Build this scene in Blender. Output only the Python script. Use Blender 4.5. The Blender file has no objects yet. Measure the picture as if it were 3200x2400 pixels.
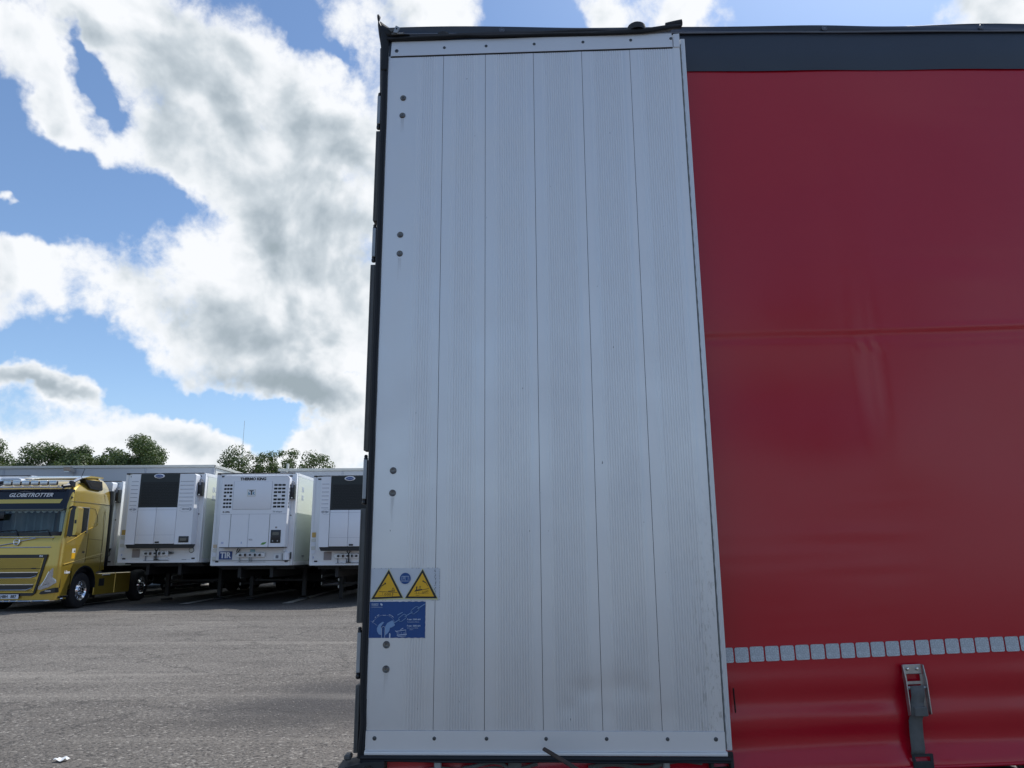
import bpy, bmesh, math, random
from mathutils import Matrix, Vector, Euler, noise as mnoise
rnd = random.Random(7)
PI = math.pi
rad = math.radians
C = bpy.context.scene.collection
S = bpy.context.scene

# ------------------------------------------------------------------ camera
EYE = 1.6
PITCH, ROLL = rad(12.8), rad(0.4)
FPX = 2300.0
cam_d = bpy.data.cameras.new('camera')
cam_d.sensor_width = 36.0
cam_d.lens = 36.0 * FPX / 3200.0
cam_d.clip_start = 0.05
cam_d.clip_end = 3000
cam = bpy.data.objects.new('camera', cam_d)
C.objects.link(cam)
_f = Vector((0, math.cos(PITCH), math.sin(PITCH)))
_r0 = Vector((1, 0, 0))
_u0 = Vector((0, -math.sin(PITCH), math.cos(PITCH)))
_r = _r0 * math.cos(ROLL) - _u0 * math.sin(ROLL)
_u = _u0 * math.cos(ROLL) + _r0 * math.sin(ROLL)
m = Matrix((( _r.x, _u.x, -_f.x, 0), (_r.y, _u.y, -_f.y, 0), (_r.z, _u.z, -_f.z, EYE), (0, 0, 0, 1)))
cam.matrix_world = m
S.camera = cam

def sight(px, py):
    """direction in which a point of the photograph was seen"""
    d = _f * FPX + _r * (px - 1600) - _u * (py - 1200)
    return d.normalized()

# ------------------------------------------------------------------ sky and sun
SUN_EL, SUN_AZ = rad(57), rad(45)          # azimuth measured from +Y towards +X
sunv = Vector((math.cos(SUN_EL) * math.sin(SUN_AZ), math.cos(SUN_EL) * math.cos(SUN_AZ), math.sin(SUN_EL)))
SKY_STRENGTH = 0.10
SUN_STRENGTH = 3.6
EXPOSURE = 0.12

w = bpy.data.worlds.new('World')
S.world = w
w.use_nodes = True
nt = w.node_tree
nt.nodes.clear()
class NT:
    """small node-writing helper"""
    def __init__(s, tree): s.t = tree
    def n(s, typ, **kw):
        nd = s.t.nodes.new(typ)
        for k, v in kw.items(): setattr(nd, k, v)
        return nd
    def link(s, a, b): s.t.links.new(a, b)
    def put(s, sock, v):
        if isinstance(v, bpy.types.NodeSocket): s.link(v, sock)
        else: sock.default_value = v
    def math(s, op, a, b=None, c=None, clamp=False):
        nd = s.n('ShaderNodeMath', operation=op); nd.use_clamp = clamp
        s.put(nd.inputs[0], a)
        if b is not None: s.put(nd.inputs[1], b)
        if c is not None: s.put(nd.inputs[2], c)
        return nd.outputs[0]
    def vmath(s, op, a, b=None, out=0, scale=None):
        nd = s.n('ShaderNodeVectorMath', operation=op)
        s.put(nd.inputs[0], a)
        if b is not None: s.put(nd.inputs[1], b)
        if scale is not None: s.put(nd.inputs['Scale'], scale)
        return nd.outputs[out]
    def noise(s, vec, scale, detail=4, rough=0.5, dist=0.0, col=False, lac=2.0):
        nd = s.n('ShaderNodeTexNoise')
        if vec is not None: s.link(vec, nd.inputs['Vector'])
        nd.inputs['Scale'].default_value = scale; nd.inputs['Detail'].default_value = detail
        nd.inputs['Roughness'].default_value = rough; nd.inputs['Distortion'].default_value = dist
        nd.inputs['Lacunarity'].default_value = lac
        return nd.outputs['Color' if col else 'Fac']
    def ramp(s, fac, stops, interp='LINEAR'):
        nd = s.n('ShaderNodeValToRGB'); cr = nd.color_ramp; cr.interpolation = interp
        while len(cr.elements) > 1: cr.elements.remove(cr.elements[-1])
        for i, (p, c) in enumerate(stops):
            e = cr.elements[0] if i == 0 else cr.elements.new(p)
            e.position = p; e.color = (c if len(c) == 4 else (*c, 1)) if not isinstance(c, (int, float)) else (c, c, c, 1)
        s.put(nd.inputs[0], fac)
        return nd.outputs[0]
    def mix(s, fac, a, b, mode='MIX'):
        nd = s.n('ShaderNodeMix', data_type='RGBA', blend_type=mode)
        s.put(nd.inputs[0], fac); s.put(nd.inputs[6], a); s.put(nd.inputs[7], b)
        return nd.outputs[2]
    def maprange(s, v, a, b, c, d, smooth=True):
        nd = s.n('ShaderNodeMapRange'); nd.interpolation_type = 'SMOOTHSTEP' if smooth else 'LINEAR'
        s.put(nd.inputs[0], v)
        for i, x in enumerate((a, b, c, d)): s.put(nd.inputs[i + 1], x)
        return nd.outputs[0]

W = NT(nt)
out = W.n('ShaderNodeOutputWorld')
bg = W.n('ShaderNodeBackground'); bg.inputs['Strength'].default_value = SKY_STRENGTH
W.link(bg.outputs[0], out.inputs[0])
sky = W.n('ShaderNodeTexSky', sky_type='NISHITA')
sky.sun_disc = False
sky.sun_elevation = SUN_EL
sky.sun_rotation = SUN_AZ
sky.air_density = 1.0; sky.dust_density = 0.1; sky.ozone_density = 2.2
tc = W.n('ShaderNodeTexCoord')
dirv = W.vmath('NORMALIZE', tc.outputs['Generated'])
sep = W.n('ShaderNodeSeparateXYZ'); W.link(dirv, sep.inputs[0])
az = W.math('MULTIPLY', W.math('ARCTAN2', sep.outputs[0], sep.outputs[1]), 57.29578)
el = W.math('MULTIPLY', W.math('ARCSINE', sep.outputs[2]), 57.29578)
# clouds are laid out on azimuth / elevation, in degrees; their outline is broken up by noise
warp = W.noise(dirv, 7.0, 5, 0.6, col=True)
wv = W.vmath('SCALE', W.vmath('SUBTRACT', warp, (0.5, 0.5, 0.5)), scale=9.0)
comb = W.n('ShaderNodeCombineXYZ'); W.link(az, comb.inputs[0]); W.link(el, comb.inputs[1])
ae = W.vmath('MULTIPLY', W.vmath('ADD', comb.outputs[0], wv), (1, 1, 0))
def azel(px, py):
    d = sight(px, py)
    return math.degrees(math.atan2(d.x, d.y)), math.degrees(math.asin(d.z))
ae_soft = W.vmath('MULTIPLY', W.vmath('ADD', comb.outputs[0], W.vmath('SCALE', wv, scale=0.55)), (1, 1, 0))
def blobs(lst, start, ae=None):
    ae = ae or globals()['ae']
    acc = start
    for (px, py, rx, ry, rot, s) in lst:
        a, e = azel(px, py)
        a1, _ = azel(px + rx, py); a0, _ = azel(px - rx, py)
        _, e1 = azel(px, py - ry); _, e0 = azel(px, py + ry)
        mp = W.n('ShaderNodeMapping'); mp.vector_type = 'TEXTURE'
        W.link(ae, mp.inputs[0])
        mp.inputs['Location'].default_value = (a, e, 0)
        mp.inputs['Rotation'].default_value = (0, 0, rad(-rot))
        mp.inputs['Scale'].default_value = (abs(a1 - a0) / 2, abs(e1 - e0) / 2, 1)
        q = W.vmath('DOT_PRODUCT', mp.outputs[0], mp.outputs[0], out=1)
        g = W.math('POWER', 0.3679, q)
        acc = W.math('MULTIPLY_ADD', g, s, acc)
    return acc
SHAPE = [  # x, y, half width, half height, turn, strength (clear sky negative)
 (220, 640, 330, 190, 22, -2.3), (-20, 450, 120, 90, 20, -1.1), (600, 655, 110, 70, 10, -1.1), (470, 560, 120, 90, 20, -.6), (265, 205, 110, 32, 40, -1.5), (330, 300, 60, 25, 30, -.5),
 (945, 105, 85, 70, 20, -1.6), (1040, 180, 70, 22, 30, -.7), (340, 1060, 190, 85, 30, -1.6), (30, 1085, 130, 40, 0, -1.3), (480, 1215, 280, 55, 14, -1.7), (720, 1270, 220, 34, 10, -1.4), (970, 1300, 120, 22, 0, -.8),
 (770, 1325, 130, 42, 12, -1.3), (1660, 70, 200, 100, 0, -1.7), (2640, 60, 430, 120, 0, -1.3), (1085, 1165, 40, 18, 0, -1.0), (820, 425, 30, 25, 0, -.9),
 (430, 110, 400, 110, 6, 1.1), (40, 210, 190, 110, 10, 1.1), (50, 700, 170, 60, 0, -1.2), (170, 300, 240, 45, 40, 1.2), (340, 420, 90, 50, 40, .7), (500, 430, 200, 90, 42, 1.0), (900, 480, 300, 250, 0, 1.3), (850, 900, 420, 260, 12, 1.3),
 (400, 860, 150, 130, 10, .8), (1020, 1130, 240, 130, 5, 1.0), (90, 850, 170, 80, -5, 1.6), (190, 960, 120, 45, 0, .9), (5, 600, 40, 42, 0, 1.9),
 (110, 1205, 190, 30, 8, 1.7), (280, 1370, 240, 45, -4, 1.4), (575, 1300, 70, 90, 0, 1.6), (690, 1430, 160, 70, 10, 1.2),
 (1020, 1395, 190, 70, 0, 1.2), (980, 1340, 80, 45, 0, .8), (60, 1370, 120, 50, 0, .7), (1380, 60, 140, 150, 0, 1.4), (1870, 70, 80, 80, 0, 1.6), (2130, 60, 110, 120, 0, 1.3),
 (3120, 30, 130, 120, 0, 1.2)]
GRAY = [(660, 200, 260, 120, 20, .55), (560, 350, 160, 70, 30, .25), (1040, 400, 190, 120, 0, .40), (1040, 700, 220, 140, 0, .50), (700, 1000, 250, 100, 22, .62),
 (860, 1210, 300, 50, 6, .80), (130, 1215, 180, 25, 8, .75), (430, 880, 120, 60, 0, .25), (180, 60, 240, 50, 0, .25), (620, 1400, 120, 40, 0, .05), (860, 770, 120, 60, 20, .35), (1000, 1000, 200, 100, 0, .25)]
n1 = W.noise(dirv, 3.4, 9, 0.60, 0.15)
n1s = W.noise(W.vmath('ADD', dirv, tuple(0.035 * Vector((0.9, 0.0, 0.8)))), 3.4, 5, 0.60, 0.15)
n2 = W.noise(dirv, 13.0, 6, 0.62, 0.2)
nb = W.noise(dirv, 8.0, 5, 0.52, 0.25)
nbs = W.noise(W.vmath('ADD', dirv, tuple(0.022 * Vector((0.8, 0.0, 0.9)))), 8.0, 4, 0.52, 0.25)
low = W.noise(dirv, 1.3, 2, 0.5)
back = W.maprange(sep.outputs[1], 0.15, -0.35, 0.0, -0.26)          # more open sky away from the cloud bank
n3 = W.noise(dirv, 34.0, 5, 0.65, 0.3)
base = W.math('MULTIPLY_ADD', W.math('SUBTRACT', n1, 0.5), 2.0, W.math('MULTIPLY_ADD', W.math('SUBTRACT', low, 0.5), 0.5, back))
base = W.math('MULTIPLY_ADD', W.math('SUBTRACT', n2, 0.5), 1.7, base)
base = W.math('MULTIPLY_ADD', W.math('SUBTRACT', n3, 0.5), 0.75, base)
dens = blobs([b[:5] + (b[5] * .72,) for b in SHAPE], base)
alpha = W.maprange(dens, -0.30, 0.42, 0.0, 1.0)
rim = W.math('POWER', 0.3679, W.math('MULTIPLY', W.math('MAXIMUM', dens, 0.0), 2.6))
gray = blobs(GRAY, W.math('MULTIPLY_ADD', W.math('MINIMUM', dens, 1.6), 0.10, 0.03), ae_soft)
gray = W.math('MULTIPLY_ADD', W.math('SUBTRACT', n1s, n1), 1.5, gray)
gray = W.math('MULTIPLY_ADD', W.math('SUBTRACT', nbs, nb), 2.5, gray)
gray = W.math('MULTIPLY_ADD', W.math('SUBTRACT', n1, 0.5), -0.6, gray)
gray = W.math('MULTIPLY_ADD', rim, -0.30, gray)
K = 1.0 / SKY_STRENGTH
def kc(*c): return tuple(x * K for x in c)
ccol = W.ramp(gray, [(0.0, (0.88, 0.90, 0.93)), (0.2, (0.78, 0.815, 0.85)), (0.45, (0.57, 0.63, 0.68)), (0.75, (0.40, 0.465, 0.52)), (1.0, (0.33, 0.395, 0.44))])
ccol = W.vmath('SCALE', ccol, scale=K)
# the blue: deepened a little away from the sun, whitened around it
glow = W.math('POWER', W.math('MAXIMUM', W.vmath('DOT_PRODUCT', dirv, tuple(sunv), out=1), 0.0), 14.0)
blue = W.mix(1.0, sky.outputs[0], (1.30, 1.36, 1.42, 1), 'MULTIPLY')
blue = W.mix(W.maprange(el, -1.0, 13.0, 0.85, 0.0), blue, (0.42 * K, 0.56 * K, 0.74 * K, 1))
blue = W.vmath('ADD', blue, W.vmath('SCALE', (0.75 * K, 0.78 * K, 0.80 * K), scale=W.math('MULTIPLY', glow, 0.8)))
final = W.mix(alpha, blue, ccol)
W.link(final, bg.inputs['Color'])
w.cycles.sampling_method = 'MANUAL'; w.cycles.sample_map_resolution = 1024

sd = bpy.data.lights.new('sun', 'SUN')
sd.energy = SUN_STRENGTH; sd.angle = rad(0.53); sd.color = (1.0, 0.955, 0.89)
sun = bpy.data.objects.new('sun', sd); C.objects.link(sun)
sun.rotation_euler = (-sunv).to_track_quat('-Z', 'Y').to_euler()
S.view_settings.view_transform = 'Standard'
S.view_settings.look = 'None'
S.view_settings.exposure = EXPOSURE
S.view_settings.gamma = 1
S.view_settings.use_curve_mapping = False
#@@SKY_END

# ------------------------------------------------------------------ helpers
def tag(o, label=None, cat=None, group=None, kind=None):
    if label: o['label'] = label
    if cat: o['category'] = cat
    if group: o['group'] = group
    if kind: o['kind'] = kind
    return o
def empty(name, mat4=None, parent=None):
    o = bpy.data.objects.new(name, None); C.objects.link(o)
    o.empty_display_size = 0.3
    if parent: o.parent = parent
    if mat4 is not None: o.matrix_local = mat4
    return o
def T(x=0, y=0, z=0): return Matrix.Translation((x, y, z))
def RX(a): return Matrix.Rotation(rad(a), 4, 'X')
def RY(a): return Matrix.Rotation(rad(a), 4, 'Y')
def RZ(a): return Matrix.Rotation(rad(a), 4, 'Z')

class MB:
    def __init__(s): s.bm = bmesh.new()
    def box(s, x0, x1, y0, y1, z0, z1, bev=0.0, seg=1, M=None):
        g = bmesh.ops.create_cube(s.bm, size=1.0)
        vs = g['verts']
        cx, cy, cz = (x0 + x1) / 2, (y0 + y1) / 2, (z0 + z1) / 2
        for v in vs:
            v.co = Vector((cx + v.co.x * (x1 - x0), cy + v.co.y * (y1 - y0), cz + v.co.z * (z1 - z0)))
        if bev > 0:
            es = list({e for v in vs for e in v.link_edges})
            r = bmesh.ops.bevel(s.bm, geom=es, offset=min(bev, 0.49 * min(abs(x1 - x0), abs(y1 - y0), abs(z1 - z0))), segments=seg, affect='EDGES', profile=0.5)
            vs = list({v for f in r['faces'] for v in f.verts} | {v for v in vs if v.is_valid})
        if M is not None:
            for v in vs: v.co = M @ v.co
        return s
    def poly(s, pts, faces):
        vs = [s.bm.verts.new(p) for p in pts]
        for f in faces:
            try: s.bm.faces.new([vs[i] for i in f])
            except ValueError: pass
        return vs
    def prism(s, pts2, axis, t0, t1, M=None):
        """polygon (a, b) pushed along an axis: 'y' -> (a, t, b); 'x' -> (t, a, b); 'z' -> (a, b, t)"""
        def P(a, b, t):
            v = {'y': (a, t, b), 'x': (t, a, b), 'z': (a, b, t)}[axis]
            return M @ Vector(v) if M is not None else v
        n = len(pts2)
        v0 = [s.bm.verts.new(P(a, b, t0)) for a, b in pts2]
        v1 = [s.bm.verts.new(P(a, b, t1)) for a, b in pts2]
        s.bm.faces.new(v0); s.bm.faces.new(v1[::-1])
        for i in range(n):
            s.bm.faces.new([v0[i], v1[i], v1[(i + 1) % n], v0[(i + 1) % n]])
        return s
    def tube(s, pts, r, seg=8, caps=True, r2=None, flat=1.0):
        pts = [Vector(p) for p in pts]
        n = len(pts); rings = []
        up = Vector((0, 0, 1))
        for i, p in enumerate(pts):
            t = (pts[min(i + 1, n - 1)] - pts[max(i - 1, 0)]).normalized()
            a = up if abs(t.dot(up)) < 0.95 else Vector((1, 0, 0))
            e1 = t.cross(a).normalized(); e2 = t.cross(e1).normalized()
            rr = r if r2 is None else r + (r2 - r) * i / (n - 1)
            if callable(r): rr = r(i / (n - 1))
            rings.append([s.bm.verts.new(p + (e1 * math.cos(k * 2 * PI / seg) + e2 * flat * math.sin(k * 2 * PI / seg)) * rr) for k in range(seg)])
        for i in range(n - 1):
            for k in range(seg):
                s.bm.faces.new([rings[i][k], rings[i][(k + 1) % seg], rings[i + 1][(k + 1) % seg], rings[i + 1][k]])
        if caps:
            s.bm.faces.new(rings[0][::-1]); s.bm.faces.new(rings[-1])
        return s
    def cyl(s, p0, p1, r, seg=16, r2=None):
        return s.tube([p0, p1], r, seg, True, r2)
    def lathe(s, prof, origin, axis, seg=20):
        """prof: list of (radius, distance along axis)"""
        ax = Vector(axis).normalized(); a = Vector((0, 0, 1)) if abs(ax.z) < 0.9 else Vector((1, 0, 0))
        e1 = ax.cross(a).normalized(); e2 = ax.cross(e1)
        o = Vector(origin); rings = []
        for r, d in prof:
            if r <= 1e-6: rings.append([s.bm.verts.new(o + ax * d)])
            else: rings.append([s.bm.verts.new(o + ax * d + (e1 * math.cos(k * 2 * PI / seg) + e2 * math.sin(k * 2 * PI / seg)) * r) for k in range(seg)])
        for A, Bv in zip(rings[:-1], rings[1:]):
            for k in range(seg):
                k2 = (k + 1) % seg
                if len(A) == 1 and len(Bv) == 1: continue
                if len(A) == 1: s.bm.faces.new([A[0], Bv[k], Bv[k2]])
                elif len(Bv) == 1: s.bm.faces.new([A[k], Bv[0], A[k2]])
                else: s.bm.faces.new([A[k], Bv[k], Bv[k2], A[k2]])
        return s
    def grid(s, fn, nu, nv, skip=None):
        vs = [[s.bm.verts.new(fn(i / nu, j / nv)) for j in range(nv + 1)] for i in range(nu + 1)]
        for i in range(nu):
            for j in range(nv):
                if skip and skip(i, j): continue
                s.bm.faces.new([vs[i][j], vs[i + 1][j], vs[i + 1][j + 1], vs[i][j + 1]])
        return s
    def ring(s, c, axis, R, r, seg=32, sub=8, a0=0.0, a1=2 * PI):
        ax = Vector(axis).normalized(); a = Vector((0, 0, 1)) if abs(ax.z) < 0.9 else Vector((1, 0, 0))
        e1 = ax.cross(a).normalized(); e2 = ax.cross(e1); c = Vector(c)
        full = abs(a1 - a0 - 2 * PI) < 1e-4
        n = seg if full else seg + 1
        rings = []
        for i in range(n):
            t = a0 + (a1 - a0) * i / seg
            d = e1 * math.cos(t) + e2 * math.sin(t)
            rings.append([s.bm.verts.new(c + d * (R + r * math.cos(q * 2 * PI / sub)) + ax * r * math.sin(q * 2 * PI / sub)) for q in range(sub)])
        for i in range(n if full else n - 1):
            A = rings[i]; Bv = rings[(i + 1) % n]
            for q in range(sub):
                s.bm.faces.new([A[q], Bv[q], Bv[(q + 1) % sub], A[(q + 1) % sub]])
        return s
    def mesh(s, name, angle=35):
        bmesh.ops.recalc_face_normals(s.bm, faces=s.bm.faces[:])
        me = bpy.data.meshes.new(name)
        s.bm.to_mesh(me); s.bm.free()
        if angle:
            for p in me.polygons: p.use_smooth = True
            me.set_sharp_from_angle(angle=rad(angle))
        return me
    def build(s, name, mat, parent=None, M=None, angle=35, label=None, kind=None):
        me = s.mesh(name, angle)
        me.materials.append(mat)
        return place(name, me, parent, M, label, kind)
def place(name, me, parent=None, M=None, label=None, kind=None):
    o = bpy.data.objects.new(name, me); C.objects.link(o)
    if parent: o.parent = parent
    if M is not None: o.matrix_local = M
    if label: o['label'] = label
    if kind: o['kind'] = kind
    return o
def text(name, body, size, mat, parent, x, y, z, align='LEFT', shear=0.0, sx=1.0, bold=0.0, extrude=0.0015, M=None, label=None):
    """lettering standing in the x-z plane, read from -y"""
    cu = bpy.data.curves.new(name, 'FONT'); cu.body = body; cu.size = size; cu.align_x = align; cu.align_y = 'CENTER'
    cu.shear = shear; cu.offset = bold; cu.extrude = extrude; cu.resolution_u = 3
    t = bpy.data.objects.new('tmp', cu); C.objects.link(t)
    bpy.context.view_layer.update()
    me = bpy.data.meshes.new_from_object(t.evaluated_get(bpy.context.evaluated_depsgraph_get()))
    bpy.data.objects.remove(t); bpy.data.curves.remove(cu)
    me.name = name
    me.transform(Matrix.Diagonal((sx, 1, 1, 1)))
    me.materials.clear(); me.materials.append(mat)
    return place(name, me, parent, (M or Matrix()) @ T(x, y, z) @ RX(90), label)
def copy_tree(o, parent=None):
    c = o.copy(); C.objects.link(c); c.parent = parent
    for ch in o.children: copy_tree(ch, c)
    return c

# ------------------------------------------------------------------ materials
def mat(name, col, rough=0.5, metal=0.0, coat=0.0, spec=0.5, var=0.0, vscale=5.0, bump=0.0, bscale=60.0, dirt=0.0, dirtcol=(0.06, 0.05, 0.04), dscale=3.0, rvar=0.0, stretch=(1, 1, 1)):
    mt = bpy.data.materials.new(name); mt.use_nodes = True
    t = mt.node_tree; N = NT(t)
    b = t.nodes['Principled BSDF']
    b.inputs['Base Color'].default_value = (*col, 1)
    b.inputs['Roughness'].default_value = rough; b.inputs['Metallic'].default_value = metal
    b.inputs['Coat Weight'].default_value = coat; b.inputs['Coat Roughness'].default_value = 0.06
    b.inputs['Specular IOR Level'].default_value = spec
    tcn = N.n('ShaderNodeTexCoord')
    mp = N.n('ShaderNodeMapping'); mp.inputs['Scale'].default_value = stretch
    N.link(tcn.outputs['Object'], mp.inputs[0]); vec = mp.outputs[0]
    c = None
    if var > 0:
        f = N.noise(vec, vscale, 6, 0.6)
        c = N.mix(f, tuple(x * (1 - var) for x in col) + (1,), tuple(min(1, x * (1 + var)) for x in col) + (1,))
    if dirt > 0:
        f = N.noise(vec, dscale, 10, 0.68)
        f = N.maprange(f, 0.72 - 0.3 * dirt, 0.92 - 0.3 * dirt, 0, min(1.0, 0.5 + dirt * .5))
        c = N.mix(f, c if c is not None else (*col, 1), (*dirtcol, 1))
    if c is not None: N.link(c, b.inputs['Base Color'])
    if rvar > 0:
        f = N.noise(vec, vscale * 1.7, 5, 0.6)
        N.link(N.maprange(f, 0.25, 0.75, max(0.02, rough - rvar), min(1, rough + rvar), False), b.inputs['Roughness'])
    if bump > 0:
        bn = N.n('ShaderNodeBump'); bn.inputs['Strength'].default_value = 1.0; bn.inputs['Distance'].default_value = bump
        N.link(N.noise(vec, bscale, 4, 0.6), bn.inputs['Height']); N.link(bn.outputs[0], b.inputs['Normal'])
    return mt
Mt = {}
Mt['alu'] = mat('anodised_aluminium', (0.50, 0.51, 0.535), 0.42, 0.35, spec=0.5, var=0.05, vscale=3, stretch=(6, 6, 1))
Mt['alu_strip'] = mat('aluminium_strip', (0.71, 0.715, 0.73), 0.40, 0.4, var=0.06, vscale=4, dirt=0.12, dirtcol=(0.16, 0.16, 0.17), dscale=9, stretch=(1, 1, .4))
Mt['alu_edge'] = mat('aluminium_edge', (0.72, 0.74, 0.76), 0.38, 0.3, dirt=0.35, dirtcol=(0.22, 0.23, 0.23), dscale=14)
Mt['rubber'] = mat('black_rubber', (0.012, 0.014, 0.018), 0.55, spec=0.35, var=0.3, vscale=8, dirt=0.1, dirtcol=(0.10, 0.09, 0.08), dscale=22, bump=0.0006, bscale=90)
Mt['rubber_dusty'] = mat('dusty_rubber', (0.035, 0.037, 0.040), 0.7, spec=0.3, var=0.4, vscale=9, dirt=0.3, dirtcol=(0.13, 0.12, 0.11), dscale=18, bump=0.001, bscale=60)
Mt['grey_cover'] = mat('weathered_grey_profile', (0.10, 0.10, 0.098), 0.6, 0.2, var=0.35, vscale=11, dirt=0.35, dirtcol=(0.05, 0.045, 0.04), dscale=20, bump=0.0006, bscale=70)
Mt['hinge'] = mat('galvanised_hinge', (0.34, 0.36, 0.38), 0.5, 0.5, var=0.2, vscale=15, dirt=0.3, dscale=25)
Mt['bolt'] = mat('weathered_bolt', (0.17, 0.165, 0.16), 0.35, 0.9, var=0.6, vscale=90, dirt=0.6, dirtcol=(0.03, 0.025, 0.02), dscale=80)
Mt['screw'] = mat('screw', (0.10, 0.11, 0.12), 0.4, 0.7, var=0.4, vscale=90)
Mt['dark_hole'] = mat('dark_recess', (0.006, 0.006, 0.007), 0.8)
Mt['sealant'] = mat('grey_sealant', (0.22, 0.225, 0.22), 0.7, var=0.35, vscale=40, bump=0.0015, bscale=80)
Mt['navy'] = mat('navy_pvc_band', (0.030, 0.042, 0.066), 0.42, spec=0.5, var=0.15, vscale=3, bump=0.0004, bscale=300)
Mt['navy_bead'] = mat('grey_bead', (0.12, 0.14, 0.18), 0.4, var=0.2, vscale=10)
Mt['strap'] = mat('grey_webbing', (0.115, 0.118, 0.115), 0.85, var=0.35, vscale=30, bump=0.001, bscale=180)
Mt['buckle'] = mat('worn_steel_buckle', (0.42, 0.41, 0.40), 0.38, 0.8, var=0.4, vscale=25, dirt=0.3, dscale=30)
Mt['white'] = mat('white_gelcoat', (0.80, 0.82, 0.84), 0.28, spec=0.5, var=0.03, vscale=2, dirt=0.06, dirtcol=(0.45, 0.46, 0.45), dscale=3)
Mt['white_side'] = mat('white_panel_side', (0.74, 0.79, 0.74), 0.25, spec=0.5, var=0.03, vscale=1.5)
Mt['unit'] = mat('white_unit_cover', (0.78, 0.805, 0.85), 0.3, spec=0.5, var=0.03, vscale=3)
Mt['unit_black'] = mat('black_grille', (0.010, 0.012, 0.014), 0.5, spec=0.4)
Mt['unit_dark'] = mat('dark_green_frame', (0.018, 0.024, 0.026), 0.4, spec=0.4)
Mt['grey_lab'] = mat('grey_lettering', (0.20, 0.22, 0.26), 0.6)
Mt['black_ink'] = mat('black_print', (0.012, 0.012, 0.014), 0.5)
Mt['blue_ink'] = mat('blue_print', (0.015, 0.055, 0.22), 0.45)
Mt['orange'] = mat('faded_orange_label', (0.55, 0.36, 0.10), 0.6)
Mt['cream'] = mat('cream_label', (0.62, 0.63, 0.58), 0.6)
Mt['taupe'] = mat('taupe_plate', (0.30, 0.27, 0.27), 0.6)
Mt['green'] = mat('green_print', (0.10, 0.30, 0.04), 0.5)
Mt['white_ink'] = mat('white_print', (0.72, 0.75, 0.80), 0.5)
Mt['chassis'] = mat('dark_chassis', (0.014, 0.015, 0.017), 0.6, var=0.4, vscale=4, dirt=0.2, dirtcol=(0.05, 0.045, 0.04))
Mt['tyre'] = mat('tyre_rubber', (0.018, 0.018, 0.020), 0.75, spec=0.3, var=0.3, vscale=10, bump=0.002, bscale=40)
Mt['chrome'] = mat('chrome', (0.72, 0.73, 0.75), 0.10, 1.0)
Mt['steel'] = mat('brushed_steel', (0.45, 0.46, 0.47), 0.3, 0.9)
Mt['rust'] = mat('rusty_bar', (0.075, 0.055, 0.045), 0.65, 0.4, var=0.5, vscale=30, bump=0.001, bscale=60)
Mt['black_paint'] = mat('black_plastic', (0.012, 0.014, 0.018), 0.32, spec=0.5)
Mt['visor'] = mat('dark_visor', (0.006, 0.008, 0.020), 0.14, spec=0.4, coat=0.0)
Mt['lamp'] = mat('lamp_glass', (0.45, 0.47, 0.50), 0.12, 0.6, coat=0.8, var=0.5, vscale=30)
Mt['curtain_cloth'] = mat('pale_cab_curtain', (0.72, 0.78, 0.75), 0.8, var=0.15, vscale=20)
Mt['interior'] = mat('cab_interior', (0.20, 0.235, 0.235), 0.8, var=0.5, vscale=2)
Mt['mesh_gold'] = mat('gold_mesh', (0.30, 0.235, 0.085), 0.4, 0.6)
def paint(name, col):
    mt = mat(name, col, 0.30, 0.55, coat=1.0, spec=0.5, var=0.04, vscale=3)
    b = mt.node_tree.nodes['Principled BSDF']; b.inputs['Coat Roughness'].default_value = 0.04
    return mt
Mt['gold'] = paint('gold_metallic_paint', (0.50, 0.355, 0.056))
Mt['darkpaint'] = paint('dark_blue_paint', (0.012, 0.016, 0.030))
# glass: see-through with reflections
mt = bpy.data.materials.new('tinted_glass'); mt.use_nodes = True
N = NT(mt.node_tree); t_ = mt.node_tree
t_.nodes.remove(t_.nodes['Principled BSDF'])
gl = N.n('ShaderNodeBsdfGlossy'); gl.inputs['Roughness'].default_value = 0.03; gl.inputs['Color'].default_value = (0.9, 0.95, 1, 1)
tr = N.n('ShaderNodeBsdfTransparent'); tr.inputs['Color'].default_value = (0.86, 0.93, 0.92, 1)
fr = N.n('ShaderNodeFresnel'); fr.inputs['IOR'].default_value = 1.5
mx = N.n('ShaderNodeMixShader'); N.link(fr.outputs[0], mx.inputs[0]); N.link(tr.outputs[0], mx.inputs[1]); N.link(gl.outputs[0], mx.inputs[2])
N.link(mx.outputs[0], t_.nodes['Material Output'].inputs[0])
Mt['glass'] = mt
Mt['glass_dark'] = mat('dark_side_glass', (0.012, 0.016, 0.018), 0.05, spec=0.8)

# red tarpaulin: semi-gloss PVC with a fine weave and some scuffs
mt = mat('red_pvc_tarpaulin', (0.30, 0.006, 0.010), 0.30, spec=0.58)
N = NT(mt.node_tree); b = mt.node_tree.nodes['Principled BSDF']
tcn = N.n('ShaderNodeTexCoord'); vec = tcn.outputs['Object']
f = N.noise(vec, 1.1, 8, 0.6)
N.link(N.mix(f, (0.42, 0.003, 0.015, 1), (0.48, 0.004, 0.020, 1)), b.inputs['Base Color'])
N.link(N.maprange(N.noise(vec, 2.2, 6, 0.65), 0.3, 0.7, 0.19, 0.27, False), b.inputs['Roughness'])
bn = N.n('ShaderNodeBump'); bn.inputs['Distance'].default_value = 0.00010; bn.inputs['Strength'].default_value = 1
h = N.math('ADD', N.noise(vec, 900, 2, 0.5), N.math('MULTIPLY', N.noise(vec, 70, 3, 0.5), 1.5))
N.link(h, bn.inputs['Height']); N.link(bn.outputs[0], b.inputs['Normal'])
Mt['tarp'] = mt

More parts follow.
